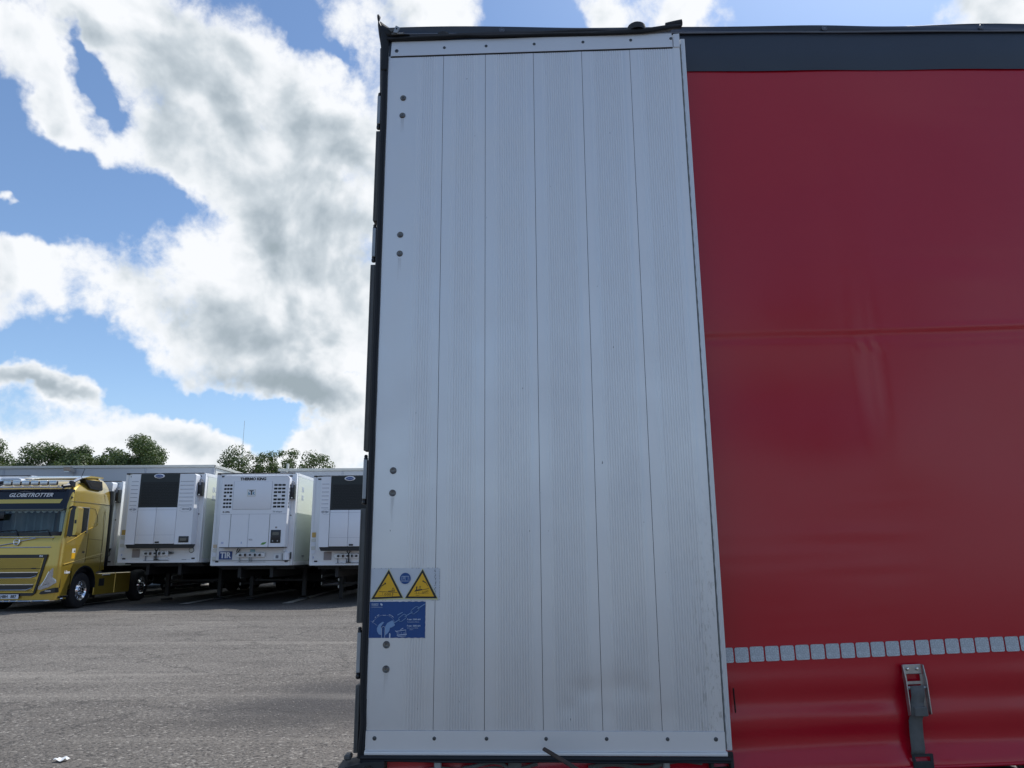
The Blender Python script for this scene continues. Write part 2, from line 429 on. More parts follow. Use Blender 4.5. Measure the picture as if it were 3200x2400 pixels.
# reflective tape
mt = mat('silver_reflective_tape', (0.40, 0.44, 0.48), 0.45, 0.25)
N = NT(mt.node_tree); b = mt.node_tree.nodes['Principled BSDF']
tcn = N.n('ShaderNodeTexCoord')
vo = N.n('ShaderNodeTexVoronoi'); vo.inputs['Scale'].default_value = 230; N.link(tcn.outputs['Object'], vo.inputs[0])
N.link(N.mix(vo.outputs['Distance'], (0.30, 0.335, 0.37, 1), (0.62, 0.67, 0.72, 1)), b.inputs['Base Color'])
Mt['tape'] = mt

# silver planks: grain, tiny dark nicks and light scuffs
mt = mat('silver_plank', (0.5, 0.5, 0.5), 0.46, 0.45)
N = NT(mt.node_tree); b = mt.node_tree.nodes['Principled BSDF']
tcn = N.n('ShaderNodeTexCoord'); ob = tcn.outputs['Object']
mp = N.n('ShaderNodeMapping'); mp.inputs['Scale'].default_value = (60, 60, 1.2); N.link(ob, mp.inputs[0])
c = N.mix(N.noise(mp.outputs[0], 1.0, 2, 0.5), (0.76, 0.762, 0.77, 1), (0.77, 0.772, 0.78, 1))
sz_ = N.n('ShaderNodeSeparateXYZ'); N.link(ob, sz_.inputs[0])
low_shade = N.math('MULTIPLY', N.maprange(sz_.outputs[2], 0.95, 2.1, 1.0, 0.0), N.maprange(N.noise(ob, 2.2, 6, 0.6), 0.2, 0.7, 0.35, 0.75))  # shade painted into the colour: planks darken towards the foot, as under weaker light
c = N.mix(low_shade, c, (0.56, 0.555, 0.56, 1))
c = N.mix(N.maprange(N.noise(ob, 1.6, 7, 0.62), 0.35, 0.75, 0, 0.35), c, (0.69, 0.69, 0.705, 1))
mp2 = N.n('ShaderNodeMapping'); mp2.inputs['Scale'].default_value = (95, 95, 34); mp2.inputs['Rotation'].default_value = (0, 0.35, 0); N.link(ob, mp2.inputs[0])
nick = N.maprange(N.noise(mp2.outputs[0], 1.0, 2, 0.5), 0.755, 0.79, 0, 0.85)
c = N.mix(nick, c, (0.10, 0.10, 0.11, 1))
mp3 = N.n('ShaderNodeMapping'); mp3.inputs['Scale'].default_value = (50, 50, 26); mp3.inputs['Rotation'].default_value = (0, -0.5, 0); mp3.inputs['Location'].default_value = (3, 5, 7); N.link(ob, mp3.inputs[0])
sx_ = N.n('ShaderNodeSeparateXYZ'); N.link(ob, sx_.inputs[0])
grime = N.math('MULTIPLY', N.maprange(sx_.outputs[0], 1.06, 1.17, 0.0, 1.0), N.maprange(sx_.outputs[2], 1.0, 2.0, 1.0, 0.0))
mpg = N.n('ShaderNodeMapping'); mpg.inputs['Scale'].default_value = (70, 70, 22); N.link(ob, mpg.inputs[0])
grime = N.math('MULTIPLY', grime, N.maprange(N.noise(mpg.outputs[0], 1.0, 6, 0.7), 0.52, 0.62, 0, 0.55))
c = N.mix(grime, c, (0.24, 0.23, 0.20, 1))
mps = N.n('ShaderNodeMapping'); mps.inputs['Scale'].default_value = (26, 26, 0.7); N.link(ob, mps.inputs[0])
c = N.mix(N.maprange(N.noise(mps.outputs[0], 1.0, 3, 0.5), 0.60, 0.85, 0, 0.06), c, (0.42, 0.42, 0.44, 1))
sc = N.maprange(N.noise(mp3.outputs[0], 1.0, 3, 0.6), 0.72, 0.77, 0, 0.7)
c = N.mix(sc, c, (0.70, 0.71, 0.73, 1))
N.link(c, b.inputs['Base Color'])
N.link(N.maprange(N.noise(ob, 4, 6, 0.6), 0.3, 0.7, 0.34, 0.48, False), b.inputs['Roughness'])
bn = N.n('ShaderNodeBump'); bn.inputs['Distance'].default_value = 0.0006; bn.inputs['Strength'].default_value = 1
N.link(N.noise(ob, 4.0, 2, 0.5), bn.inputs['Height']); N.link(bn.outputs[0], b.inputs['Normal'])
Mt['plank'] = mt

# ground: rolled gravel and worn asphalt
mt = mat('gravel_asphalt', (0.13, 0.12, 0.11), 0.9, spec=0.25)
N = NT(mt.node_tree); b = mt.node_tree.nodes['Principled BSDF']
tcn = N.n('ShaderNodeTexCoord'); ob = tcn.outputs['Object']
big = N.noise(ob, 0.22, 6, 0.6)
c = N.mix(N.maprange(big, 0.35, 0.68, 0, 1), (0.142, 0.131, 0.119, 1), (0.192, 0.179, 0.163, 1))
mpS = N.n('ShaderNodeMapping'); mpS.inputs['Scale'].default_value = (0.35, 1.6, 1); N.link(ob, mpS.inputs[0])
c = N.mix(N.maprange(N.noise(mpS.outputs[0], 1.0, 6, 0.62), 0.48, 0.72, 0, 0.55), c, (0.095, 0.088, 0.082, 1))
v1 = N.n('ShaderNodeTexVoronoi'); v1.inputs['Scale'].default_value = 42; N.link(ob, v1.inputs[0])
v2 = N.n('ShaderNodeTexVoronoi'); v2.inputs['Scale'].default_value = 17; N.link(ob, v2.inputs[0])
g = N.ramp(N.noise(ob, 30, 6, 0.75), [(0.30, 0.42), (0.5, 0.95), (0.70, 1.7)])
c = N.mix(1.0, c, g, 'MULTIPLY')
sepc = N.n('ShaderNodeSeparateColor'); N.link(v1.outputs['Color'], sepc.inputs[0])
c = N.mix(N.maprange(sepc.outputs[0], 0.93, 0.95, 0, 0.7), c, (0.36, 0.34, 0.31, 1))
c = N.mix(N.maprange(sepc.outputs[1], 0.88, 0.90, 0, 0.7), c, (0.045, 0.042, 0.042, 1))
# damp, oily patch beside the near trailer and soft tyre tracks
def patch(cx, cy, rx, ry, rot, stren, col, c):
    mp = N.n('ShaderNodeMapping'); mp.vector_type = 'TEXTURE'
    wn = N.vmath('SCALE', N.vmath('SUBTRACT', N.noise(ob, 0.9, 5, 0.6, col=True), (0.5, 0.5, 0.5)), scale=1.6)
    N.link(N.vmath('ADD', ob, wn), mp.inputs[0])
    mp.inputs['Location'].default_value = (cx, cy, 0); mp.inputs['Rotation'].default_value = (0, 0, rad(rot)); mp.inputs['Scale'].default_value = (rx, ry, 1)
    L = N.vmath('LENGTH', N.vmath('MULTIPLY', mp.outputs[0], (1, 1, 0)), out=1)
    return N.mix(N.maprange(L, 0.35, 1.15, stren, 0), c, col)
c = patch(-1.7, 8.7, 1.9, 1.5, 20, 0.80, (0.060, 0.058, 0.060, 1), c)
c = patch(-2.3, 7.6, 1.1, 0.35, 10, 0.45, (0.070, 0.066, 0.064, 1), c)
mpT = N.n('ShaderNodeMapping'); mpT.inputs['Scale'].default_value = (0.10, 1.3, 1); mpT.inputs['Rotation'].default_value = (0, 0, 0.22); N.link(ob, mpT.inputs[0])
c = N.mix(N.maprange(N.noise(mpT.outputs[0], 1.0, 5, 0.55), 0.56, 0.70, 0, 0.42), c, (0.31, 0.29, 0.26, 1))
ck = N.n('ShaderNodeTexVoronoi'); ck.feature = 'DISTANCE_TO_EDGE'; ck.inputs['Scale'].default_value = 0.42; N.link(N.vmath('ADD', ob, N.vmath('SCALE', N.noise(ob, 1.6, 6, .65, col=True), scale=1.1)), ck.inputs[0])
c = N.mix(N.maprange(ck.outputs['Distance'], 0.004, 0.016, 0.55, 0), c, (0.055, 0.052, 0.050, 1))
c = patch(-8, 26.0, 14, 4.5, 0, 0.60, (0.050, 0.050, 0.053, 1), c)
N.link(c, b.inputs['Base Color'])
bn = N.n('ShaderNodeBump'); bn.inputs['Distance'].default_value = 0.02; bn.inputs['Strength'].default_value = 0.9
hh = N.math('ADD', N.math('MULTIPLY', N.noise(ob, 24, 6, 0.75), 1.0), N.math('MULTIPLY', v1.outputs['Distance'], -0.5))
hh = N.math('ADD', hh, N.math('MULTIPLY', N.noise(ob, 2.0, 5, 0.6), 2.0))
N.link(hh, bn.inputs['Height']); N.link(bn.outputs[0], b.inputs['Normal'])
Mt['ground'] = mt
Mt['line'] = mat('worn_road_paint', (0.50, 0.49, 0.46), 0.8, dirt=0.75, dirtcol=(0.16, 0.15, 0.14), dscale=5)

# ------------------------------------------------------------------ ground
GZ = 0.08       # the yard rises a hand's breadth towards the parked row
def gz(x, y):
    t = max(0, min(1, (y - 11) / 9)); return GZ * t * t * (3 - 2 * t)
mb = MB()
def gfn(u, v):
    X = -400 + 800 * u
    Y = -300 + 900 * v
    return (X, Y, 0)
xs = [-900, -300, -120] + [-60 + i * 2.5 for i in range(49)] + [120, 300, 900]
ys = [-900, -300, -60, -20] + [-10 + i * 1.5 for i in range(40)] + [80, 160, 320, 1200]
vs = [[mb.bm.verts.new((x, y, gz(x, y) + (0.012 * (mnoise.noise(Vector((x * .35, y * .35, 0)))) if abs(x) < 50 and 0 < y < 45 else 0))) for y in ys] for x in xs]
for i in range(len(xs) - 1):
    for j in range(len(ys) - 1):
        mb.bm.faces.new([vs[i][j], vs[i + 1][j], vs[i + 1][j + 1], vs[i][j + 1]])
tag(mb.build('ground', Mt['ground'], angle=180), kind='structure')
def stripe(x0, y0, x1, y1, wd):
    d = Vector((x1 - x0, y1 - y0)).normalized(); nn = Vector((-d.y, d.x)) * wd / 2
    n = 14; pts = []
    for i in range(n + 1):
        t = i / n; cx, cy = x0 + (x1 - x0) * t, y0 + (y1 - y0) * t
        for sgn in (-1, 1):
            px, py = cx + nn.x * sgn, cy + nn.y * sgn
            pts.append((px, py, gz(px, py) + 0.018))
    mb = MB(); mb.poly(pts, [(2 * i, 2 * i + 1, 2 * i + 3, 2 * i + 2) for i in range(n)])
    tag(mb.build('parking_line', Mt['line']), kind='structure')
for k in range(-2, 4):
    stripe(-10.1 + 3.15 * k, 23.4, -10.65 + 3.15 * k, 35.2, 0.26)

# loose stones on the yard
def stones(n, name):
    mb = MB()
    for i in range(n):
        d = 4.2 + 14 * rnd.random() ** 1.5
        a = rad(rnd.uniform(-38, -6))
        x, y = d * math.sin(a), d * math.cos(a)
        s_ = rnd.uniform(0.003, 0.010) * (1.4 if rnd.random() < .08 else 1)
        pts = [(x + s_ * rnd.uniform(.6, 1.3) * dx, y + s_ * rnd.uniform(.6, 1.3) * dy, gz(x, y) + 0.004 + s_ * rnd.uniform(.3, .9) * dz) for dx, dy, dz in
               ((1, 0, 0), (0, 1, 0), (-1, 0, 0), (0, -1, 0), (0.1, 0, 1))]
        mb.poly(pts, [(0, 1, 4), (1, 2, 4), (2, 3, 4), (3, 0, 4)])
    return mb
tag(stones(6000, 'gravel').build('gravel', mat('pale_stone', (0.24, 0.225, 0.205), 0.85, var=0.7, vscale=9), angle=0), 'loose grey gravel stones scattered on the yard', 'gravel', kind='stuff')

# scrap of paper on the ground
mb = MB()
mb.grid(lambda u, v: (-0.075 + 0.15 * u + 0.02 * v, -0.05 + 0.13 * v - 0.03 * u, 0.012 + 0.012 * math.sin(u * 7 + v * 4) + 0.01 * math.sin(v * 9)), 8, 8)
pc = sight(190, 2380); pt = pc * (EYE / -pc.z)
tag(mb.build('paper_scrap', mat('white_paper', (0.75, 0.77, 0.78), 0.7), None, T(pt.x, pt.y, 0.012)), 'small crumpled white paper scrap lying on the gravel', 'litter')
bpy.data.objects['paper_scrap'].scale = (.62, .62, .6)
#@@GROUND_END

# ================================================================== the near trailer
TM = T(-.53, 2.677, 0) @ RZ(2.1) @ RY(-1.6)
trailer = empty('curtainside_trailer', TM)
tag(trailer, 'red curtain-sided trailer with its silver rear door folded open against its side', 'trailer')
def dev(*stuff): pass
L_T, W_T = 13.6, 2.52
# chassis, floor, far side, roof, front wall: what a step to the side would show
mb = MB()
mb.box(0.12, L_T, 0.03, W_T - .03, 0.98, 1.10)
for yy in (0.80, 1.62): mb.box(0.3, L_T - .4, yy - .06, yy + .06, 0.68, 0.98)
for i in range(16): mb.box(0.5 + i * .8, 0.58 + i * .8, 0.1, W_T - .1, 0.88, 0.97)
mb.build('chassis', Mt['chassis'], trailer)
MB().box(0.13, L_T, 0.04, W_T - .04, 1.102, 1.135).build('floor', mat('plywood_floor', (0.11, 0.07, 0.04), 0.7, var=.3), trailer)
MB().box(L_T - .04, L_T, 0.03, W_T - .03, 1.136, 3.66, .01).build('front_wall', Mt['alu'], trailer)
mb = MB(); mb.grid(lambda u, v: (0.12 + (L_T - .12) * u, W_T + 0.01 * math.sin(v * 9), 0.80 + 2.915 * v), 30, 10)
far = mb.build('far_curtain', Mt['tarp'], trailer)
md = far.modifiers.new('thickness', 'SOLIDIFY'); md.thickness = 0.004
# roof skin hangs a little over the side rail, uneven like stretched cloth
def roof_z(x): return 3.713 + 0.005 * math.sin(x * 2.1 + .4) + 0.0035 * math.sin(x * 5.3) + 0.010 * math.exp(-((x - 1.97) / .25) ** 2) + 0.008 * math.exp(-((x - 2.66) / .3) ** 2)
mb = MB()
mb.grid(lambda u, v: (0.12 + (L_T - .12) * u, -0.028 + 0.05 * (1 - math.cos(v * PI / 2)) if v < .3 else -0.02 + (W_T + .04) * (v - .3) / .7, roof_z(0.12 + L_T * u) + (0.004 * math.sin(v * PI))), 300, 8)
o = mb.build('roof_skin', Mt['navy'], trailer)
o.modifiers.new('thickness', 'SOLIDIFY').thickness = 0.003
# side rail with a bead, and the dark band at the head of the curtain
mb = MB()
mb.grid(lambda u, v: (0.12 + (L_T - .12) * u, -0.030 + 0.004 * math.sin(v * 3 + u * 60), 3.688 + (roof_z(0.12 + L_T * u) - 3.688) * v), 300, 3)
mb.build('roof_rail', Mt['navy'], trailer)
mb = MB()
mb.tube([(0.12 + i * .09, -0.031, 3.684 + 0.001 * math.sin(i * .8)) for i in range(150)], 0.0042, 6)
mb.build('rail_bead', Mt['navy_bead'], trailer)
mb = MB()
mb.grid(lambda u, v: (0.12 + (L_T - .12) * u, -0.010 - 0.012 * math.sin(min(1, v * 1.6) * PI / 2) + 0.0012 * math.sin(u * 90), 3.515 + 0.167 * v + (0.0015 * math.sin(u * 150) if v == 0 else 0)), 200, 8)
mb.build('curtain_head_band', Mt['navy'], trailer)
for x in (1.969, 2.653, 3.33, 4.0, 4.7, .6, 1.28):
    mb = MB(); mb.lathe([(0.0, -.004), (0.006, -.003), (0.0085, 0), (0.0085, .004)], (x, -0.034, 3.700), (0, 1, 0), 12)
    mb.ring((x, -0.035, 3.700), (0, 1, 0), 0.0105, 0.0018, 14, 5)
    mb.build('roof_rivet', Mt['navy_bead'], trailer)

# the curtain: soft bulges, the marks of the poles behind it, and slack folds along its hem
def sm(a, b, x):
    t = max(0.0, min(1.0, (x - a) / (b - a))); return t * t * (3 - 2 * t)
def G(x, c, w): return math.exp(-((x - c) / w) ** 2)
def curtain_y(x, z):
    y = 0.0
    y += 0.010 * mnoise.noise(Vector((x * .7, z * .9, 1.3)))
    # bay left of the standing crease dips in, bay right of it stands out
    bay = sm(1.90, 2.04, x)
    y += -0.008 * bay * G(z, 2.45, .45)
    y += 0.012 * (1 - bay) * G(z, 2.15, .22) * sm(1.15, 1.35, x)
    # pane between the lath above and the load mark below leans back: it mirrors what is low
    k = G(x, 1.66, .30)
    # horizontal lath seam
    zs = 2.370 + 0.002 * math.sin(x * 5)
    y += -0.0028 * G(z, zs + .008, .012) * (0.55 + .45 * math.sin(x * 3.1)) + 0.0024 * G(z, zs - 0.018, .018)
    y += 0.0015 * G(z, zs - .05, .012) * sm(2.0, 2.2, x)
    # standing crease at the pole
    xc = 1.972 + 0.008 * math.sin(z * 3) 
    amp = sm(1.98, 2.08, z) * (1 - sm(2.52, 2.72, z))
    y += (-0.0010 * G(x, xc - .006, .005) + 0.0013 * G(x, xc + .006, .0055)) * amp
    # little puckers where the two meet
    y += 0.003 * G(x, xc, .05) * G(z, 2.31, .022) * math.sin(x * 130 + z * 60)
    y += 0.0016 * G(x, 2.35, .25) * math.sin(z * 30 + x * 4) * G(z, 2.62, .10)
    # a few shallow dents
    y += 0.006 * mnoise.noise(Vector((x * 2.0, z * 2.4, 4.1)))
    # small random creases, mostly running with the laths and poles
    y += 0.0010 * mnoise.noise(Vector((x * 1.2, z * 22, 9.0))) * max(0.0, mnoise.noise(Vector((x * 1.6, z * 1.6, 12.0)))) * 2
    y += 0.0005 * mnoise.noise(Vector((x * 20, z * 1.5, 5.0))) * max(0.0, mnoise.noise(Vector((x * 1.4, z * 1.2, 21.0)))) * 2
    # slack hem: long flat folds
    h = 1 - sm(1.00, 1.20, z)
    wob = z + 0.018 * mnoise.noise(Vector((x * 1.4, 0, 7.7))) + 0.010 * math.sin(x * 2.6)
    y += h * (-0.0058 * math.sin((wob - .80) * 46) * (0.7 + .5 * mnoise.noise(Vector((x * 2, z * 3, 2)))) )
    y += -0.02 * (1 - sm(.80, .90, z))
    # strap pulls the hem in
    y += 0.010 * G(x, 1.94, .06) * h
    return y * (1 - .85 * sm(3.2, 3.5, z)) - 0.004
mb = MB()
X0, X1, NX = 0.13, 4.6, 360
Z0, Z1, NZ = 0.822, 3.525, 300
mb.grid(lambda u, v: (X0 + (X1 - X0) * u, curtain_y(X0 + (X1 - X0) * u, Z0 + (Z1 - Z0) * v), Z0 + (Z1 - Z0) * v), NX, NZ)
cu = mb.build('side_curtain', Mt['tarp'], trailer, angle=180)
mb = MB()
mb.grid(lambda u, v: (X1 + (L_T - X1) * u, curtain_y(X1 + (L_T - X1) * u, Z0 + (Z1 - Z0) * v), Z0 + (Z1 - Z0) * v), 220, 150)
mb.build('side_curtain', Mt['tarp'], trailer, angle=180)
# hem pocket
mb = MB(); mb.tube([(X0 + i * .1, curtain_y(X0 + i * .1, .824) - .001, .821) for i in range(134)], 0.006, 8)
mb.build('curtain_hem', Mt['tarp'], trailer)

# reflective squares, each a rounded patch lying on the cloth
def rounded(w_, h_, r, n=4):
    pts = []
    for cx, cy, a in ((w_ / 2 - r, h_ / 2 - r, 0), (-w_ / 2 + r, h_ / 2 - r, 90), (-w_ / 2 + r, -h_ / 2 + r, 180), (w_ / 2 - r, -h_ / 2 + r, 270)):
        for i in range(n + 1): pts.append((cx + r * math.cos(rad(a + 90 * i / n)), cy + r * math.sin(rad(a + 90 * i / n))))
    return pts
mb = MB(); mb.prism(rounded(.0480, .0500, .006), 'y', -0.0012, 0.0)
sq = mb.mesh('reflector_square', 30); sq.materials.append(Mt['tape'])
mb = MB(); mb.prism(rounded(.0505, .0525, .007), 'y', -0.0006, 0.0)
for k in range(-7, 221):
    x = 1.607 + .0248 + .0539 * k; z = 1.2035 + rnd.uniform(-.0006, .0006)
    y = curtain_y(x, z)
    tx = math.degrees(math.atan2(curtain_y(x, z + .02) - curtain_y(x, z - .02), .04)); tz = math.degrees(math.atan2(curtain_y(x + .02, z) - curtain_y(x - .02, z), .04))
    place('reflector_square', sq, trailer, T(x, y - .0018, z) @ RZ(tz) @ RX(-tx))

# tensioning strap and over-centre buckle
def strap_buckle(xc, full=True):
    yb = -0.012
    if full:
        # steel channel: back plate with slot, folded edges
        mb = MB()
        mb.box(xc - .034, xc + .034, yb - .004, yb, 1.118, 1.150, .002)
        mb.box(xc - .034, xc - .024, yb - .004, yb, 0.995, 1.118)
        mb.box(xc + .024, xc + .034, yb - .004, yb, 0.995, 1.118)
        mb.box(xc - .024, xc + .024, yb - .004, yb, 1.085, 1.095)
        for sx_ in (-1, 1):
            mb.prism([(yb - .0045, 1.150), (yb - .0045, .985), (yb - .022, .99), (yb - .022, 1.10), (yb - .012, 1.148)], 'x', xc + sx_ * .036 - .0015, xc + sx_ * .036 + .0015)
        pl = mb.build('buckle_plate', Mt['buckle'], trailer)
        for sx_ in (-.018, .016):
            mb = MB(); mb.lathe([(0, -.006), (.004, -.005), (.0062, -.0015), (.0062, 0)], (xc + sx_, yb - .0045, 1.136), (0, 1, 0), 12)
            mb.build('rivet', Mt['chrome'], pl)
        mb = MB(); mb.cyl((xc - .03, yb - .012, 1.075), (xc + .03, yb - .012, 1.075), .006, 10)
        mb.cyl((xc - .038, yb - .012, 1.075), (xc + .038, yb - .012, 1.075), .003, 8); mb.build('axle', Mt['buckle'], pl)
    mb = MB()
    zt = 1.083 if full else .93
    path = [(yb - .020, zt), (yb - .024, 1.05), (yb - .018, 1.03), (yb - .024, 1.02), (yb - .026, .995), (yb - .018, .985), (yb - .012, .97), (yb - .010, .92), (yb - .014, .88), (yb - .012, .862)] if full else [(yb - .01, zt), (yb - .014, .90), (yb - .012, .86)]
    wd = .0235
    pts = []
    for i, (yy, zz) in enumerate(path):
        sh = -0.003 * i
        pts += [(xc - wd + sh, yy, zz), (xc + wd + sh, yy, zz)]
    mb.poly(pts, [(2 * i, 2 * i + 1, 2 * i + 3, 2 * i + 2) for i in range(len(path) - 1)])
    o = mb.build('tension_strap', Mt['strap'], trailer)
    o.modifiers.new('thickness', 'SOLIDIFY').thickness = 0.0035
    if full:
        mb = MB(); mb.box(xc - .028, xc + .020, yb - .032, yb - .019, .985, 1.016, .003); mb.build('strap_keeper', Mt['strap'], trailer)
    mb = MB()
    q = xc - .014
    mb.box(q - .036, q + .036, yb - .016, yb - .012, .856, .864)
    mb.box(q - .036, q - .026, yb - .016, yb - .012, .842, .856); mb.box(q + .026, q + .036, yb - .016, yb - .012, .842, .856)
    mb.box(q - .036, q + .036, yb - .017, yb - .011, .790, .842, .003)
    mb.tube([(q, yb - .012, .80), (q, yb - .004, .775), (q, yb + .02, .765)], .03, 8, flat=.2)
    mb.build('strap_hook', Mt['rubber_dusty'], trailer)
strap_buckle(1.955)
for i in range(1, 19): strap_buckle(1.955 + .605 * i)
# reflective marker post peeping out beside the door
MB().box(1.3125, 1.3165, -.028, -.020, 1.02, 1.10, .0015).build('curtain_pole_end', Mt['black_paint'], trailer)

# wheels, side guard and tail of the trailer (below the frame of the photograph)
def wheel_mesh(R=.5, Wd=.30, chrome_=True):
    mb = MB(); mb.lathe([(R * .56, -Wd / 2), (R * .90, -Wd / 2), (R * .97, -Wd / 2 + .02), (R, -Wd / 2 + .05), (R, Wd / 2 - .05), (R * .97, Wd / 2 - .02), (R * .90, Wd / 2), (R * .56, Wd / 2), (R * .56, -Wd / 2)], (0, 0, 0), (1, 0, 0), 40)
    for i in range(4): mb.ring((-.09 + i * .06, 0, 0), (1, 0, 0), R * .995, .006, 40, 4)
    t = mb.mesh('tyre'); t.materials.append(Mt['tyre'])
    mb = MB()
    mb.lathe([(R * .57, -Wd / 2 + .0), (R * .55, -Wd / 2 + .01), (R * .50, -Wd / 2 + .05), (R * .42, -Wd / 2 + .07), (R * .32, -Wd / 2 + .03), (R * .29, -Wd / 2 + .00), (R * .17, -Wd / 2 - .01), (R * .16, -Wd / 2 - .05), (R * .08, -Wd / 2 - .065), (0, -Wd / 2 - .065)], (0, 0, 0), (1, 0, 0), 40)
    for i in range(10):
        a = i * 2 * PI / 10
        mb.cyl((-Wd / 2 - .045, R * .235 * math.cos(a), R * .235 * math.sin(a)), (-Wd / 2 + .02, R * .235 * math.cos(a), R * .235 * math.sin(a)), .019, 8)
    for i in range(10):
        a = (i + .5) * 2 * PI / 10
        mb.cyl((-Wd / 2 + .045, R * .42 * math.cos(a), R * .42 * math.sin(a)), (-Wd / 2 + .056, R * .42 * math.cos(a), R * .42 * math.sin(a)), .026, 10)
    r = mb.mesh('rim'); r.materials.append(Mt['chrome'] if chrome_ else Mt['steel'])
    return t, r
TY, RI = wheel_mesh(); TY2, RI2 = wheel_mesh(.5, .34, False)
def add_wheel(parent, M, kind=0):
    o = place('wheel', TY if kind == 0 else TY2, parent, M)
    place('rim', RI if kind == 0 else RI2, o, Matrix())
    return o
for x in (3.0, 4.31, 5.62):
    for yy, rz in ((0.22, 90), (W_T - .22, -90)):
        add_wheel(trailer, T(x, yy, .50 - .0279 * x) @ RZ(rz), 1)
    MB().cyl((x, .3, .5 - .0279 * x), (x, W_T - .3, .5 - .0279 * x), .06).build('axle', Mt['chassis'], trailer)
for z in (.42, .62):
    MB().box(6.4, 10.4, 0.02, 0.05, z, z + .12, .01).build('side_guard', Mt['alu_edge'], trailer)
mb = MB(); mb.box(-.02, .04, .1, W_T - .1, .42, .54, .01); mb.box(0, .08, .7, .8, .54, .9); mb.box(0, .08, 1.7, 1.8, .54, .9); mb.build('rear_bumper', Mt['alu_edge'], trailer)
MB().box(11.2, 11.32, .7, .82, 0.02, .98).build('landing_leg', Mt['steel'], trailer); MB().box(11.2, 11.32, 1.7, 1.82, 0.02, .98).build('landing_leg', Mt['steel'], trailer)
# rear posts and the other door, still shut
MB().box(.090, .13, .014, .075, 0.95, 3.66, .004).build('corner_post', Mt['grey_cover'], trailer)
MB().box(.06, .13, W_T - .07, W_T, 0.95, 3.66, .004).build('corner_post', Mt['alu_edge'], trailer)
MB().box(0.09, .14, .08, W_T - .07, 3.60, 3.70, .004).build('header', Mt['alu_edge'], trailer)
od = MB().box(.06, .09, 1.28, W_T - .03, 0.97, 3.66, .004).build('far_rear_door', Mt['alu_edge'], trailer)
for yy in (1.45, 2.1):
    MB().cyl((.04, yy, .99), (.04, yy, 3.64), .014, 10).build('lock_rod', Mt['hinge'], od)

# ---- what shows under the open door
mb = MB()
for z, t_ in ((.905, 0), (.87, .4)):
    pass
pts = [(0.25 + i * .02, -.035 - .006 * math.sin(i * .9), .888 + .006 * math.sin(i * .7) + (.010 if 6 < i < 14 else 0)) for i in range(20)]
mb.tube(pts, .0065, 8)
mb.tube([(x, y - .006, z - .016) for x, y, z in pts[2:17]], .0055, 8)
mb.build('lashing_hose', Mt['strap'], trailer)
pts = [(0.80 + i * .02, -.034 - .005 * math.sin(i * .8), .874 + .008 * math.sin(i * .5)) for i in range(20)]
MB().tube(pts, .008, 8).build('lashing_hose', Mt['strap'], trailer)
for x, w_ in ((.300, .012), (.555, .022), (1.06, .011)):
    MB().box(x - w_, x + w_, -.045, -.02, .78, .93, .003).build('hanging_strap', Mt['strap'] if w_ > .02 else Mt['hinge'], trailer)
mb = MB(); mb.box(1.205, 1.285, -.052, -.024, .84, .855, .002); mb.box(1.205, 1.217, -.052, -.024, .855, .90, .002); mb.box(1.273, 1.285, -.052, -.024, .855, .90, .002); mb.box(1.205, 1.285, -.052, -.040, .888, .905, .002)
mb.build('lashing_buckle', Mt['rubber_dusty'], trailer)
# moulded corner piece at the tail
mb = MB()
mb.prism([(-.052, .80), (-.040, .895), (-.028, .910), (.060, .925), (.125, .925), (.125, .80)], 'y', -.052, .06)
mb.box(-.016, -.012, -.056, -.04, .80, .905); mb.box(.03, .034, -.056, -.04, .80, .915)
mb.build('corner_bumper', Mt['rubber_dusty'], trailer)
MB().box(-.012, .012, -.02, .02, .926, .944, .005).build('bracket', Mt['grey_cover'], trailer)
MB().cyl((.075, -.060, .905), (.075, -.040, .905), .012, 12).build('bolt', Mt['black_paint'], trailer)

# ================================================================== the open rear door (a part of the trailer)
DM_world = T(-.49, 2.656, 0) @ RZ(-2.28)
DM = TM.inverted() @ DM_world
W_D = 1.181
mb = MB(); mb.box(-.004, W_D - .002, .006, .030, .960, 3.650)
door = mb.build('rear_door', Mt['alu_edge'], trailer, DM)
SEAMS = [-.008, .219, .3905, .5865, .783, .978, 1.181]
RIBS = [(.112, .196, 9), (.250, .360, 12), (.423, .560, 15), (.618, .750, 15), (.815, .950, 15), (1.010, 1.148, 15)]
DENTS = [(.735, 1.145, .045, .0050), (.855, 1.155, .050, .0050), (.93, 1.14, .030, .0020), (.67, 1.09, .028, .003), (.78, 1.075, .04, .002), (1.06, 1.30, .012, .0015), (.60, 1.22, .010, .0018),
         (.335, 1.42, .010, .0012), (1.125, 1.17, .010, .0016), (.505, 1.62, .012, .001), (1.0, 1.07, .05, .002), (.55, 1.33, .008, .001), (.93, 2.05, .02, .0008), (.64, 2.45, .015, .0008)]
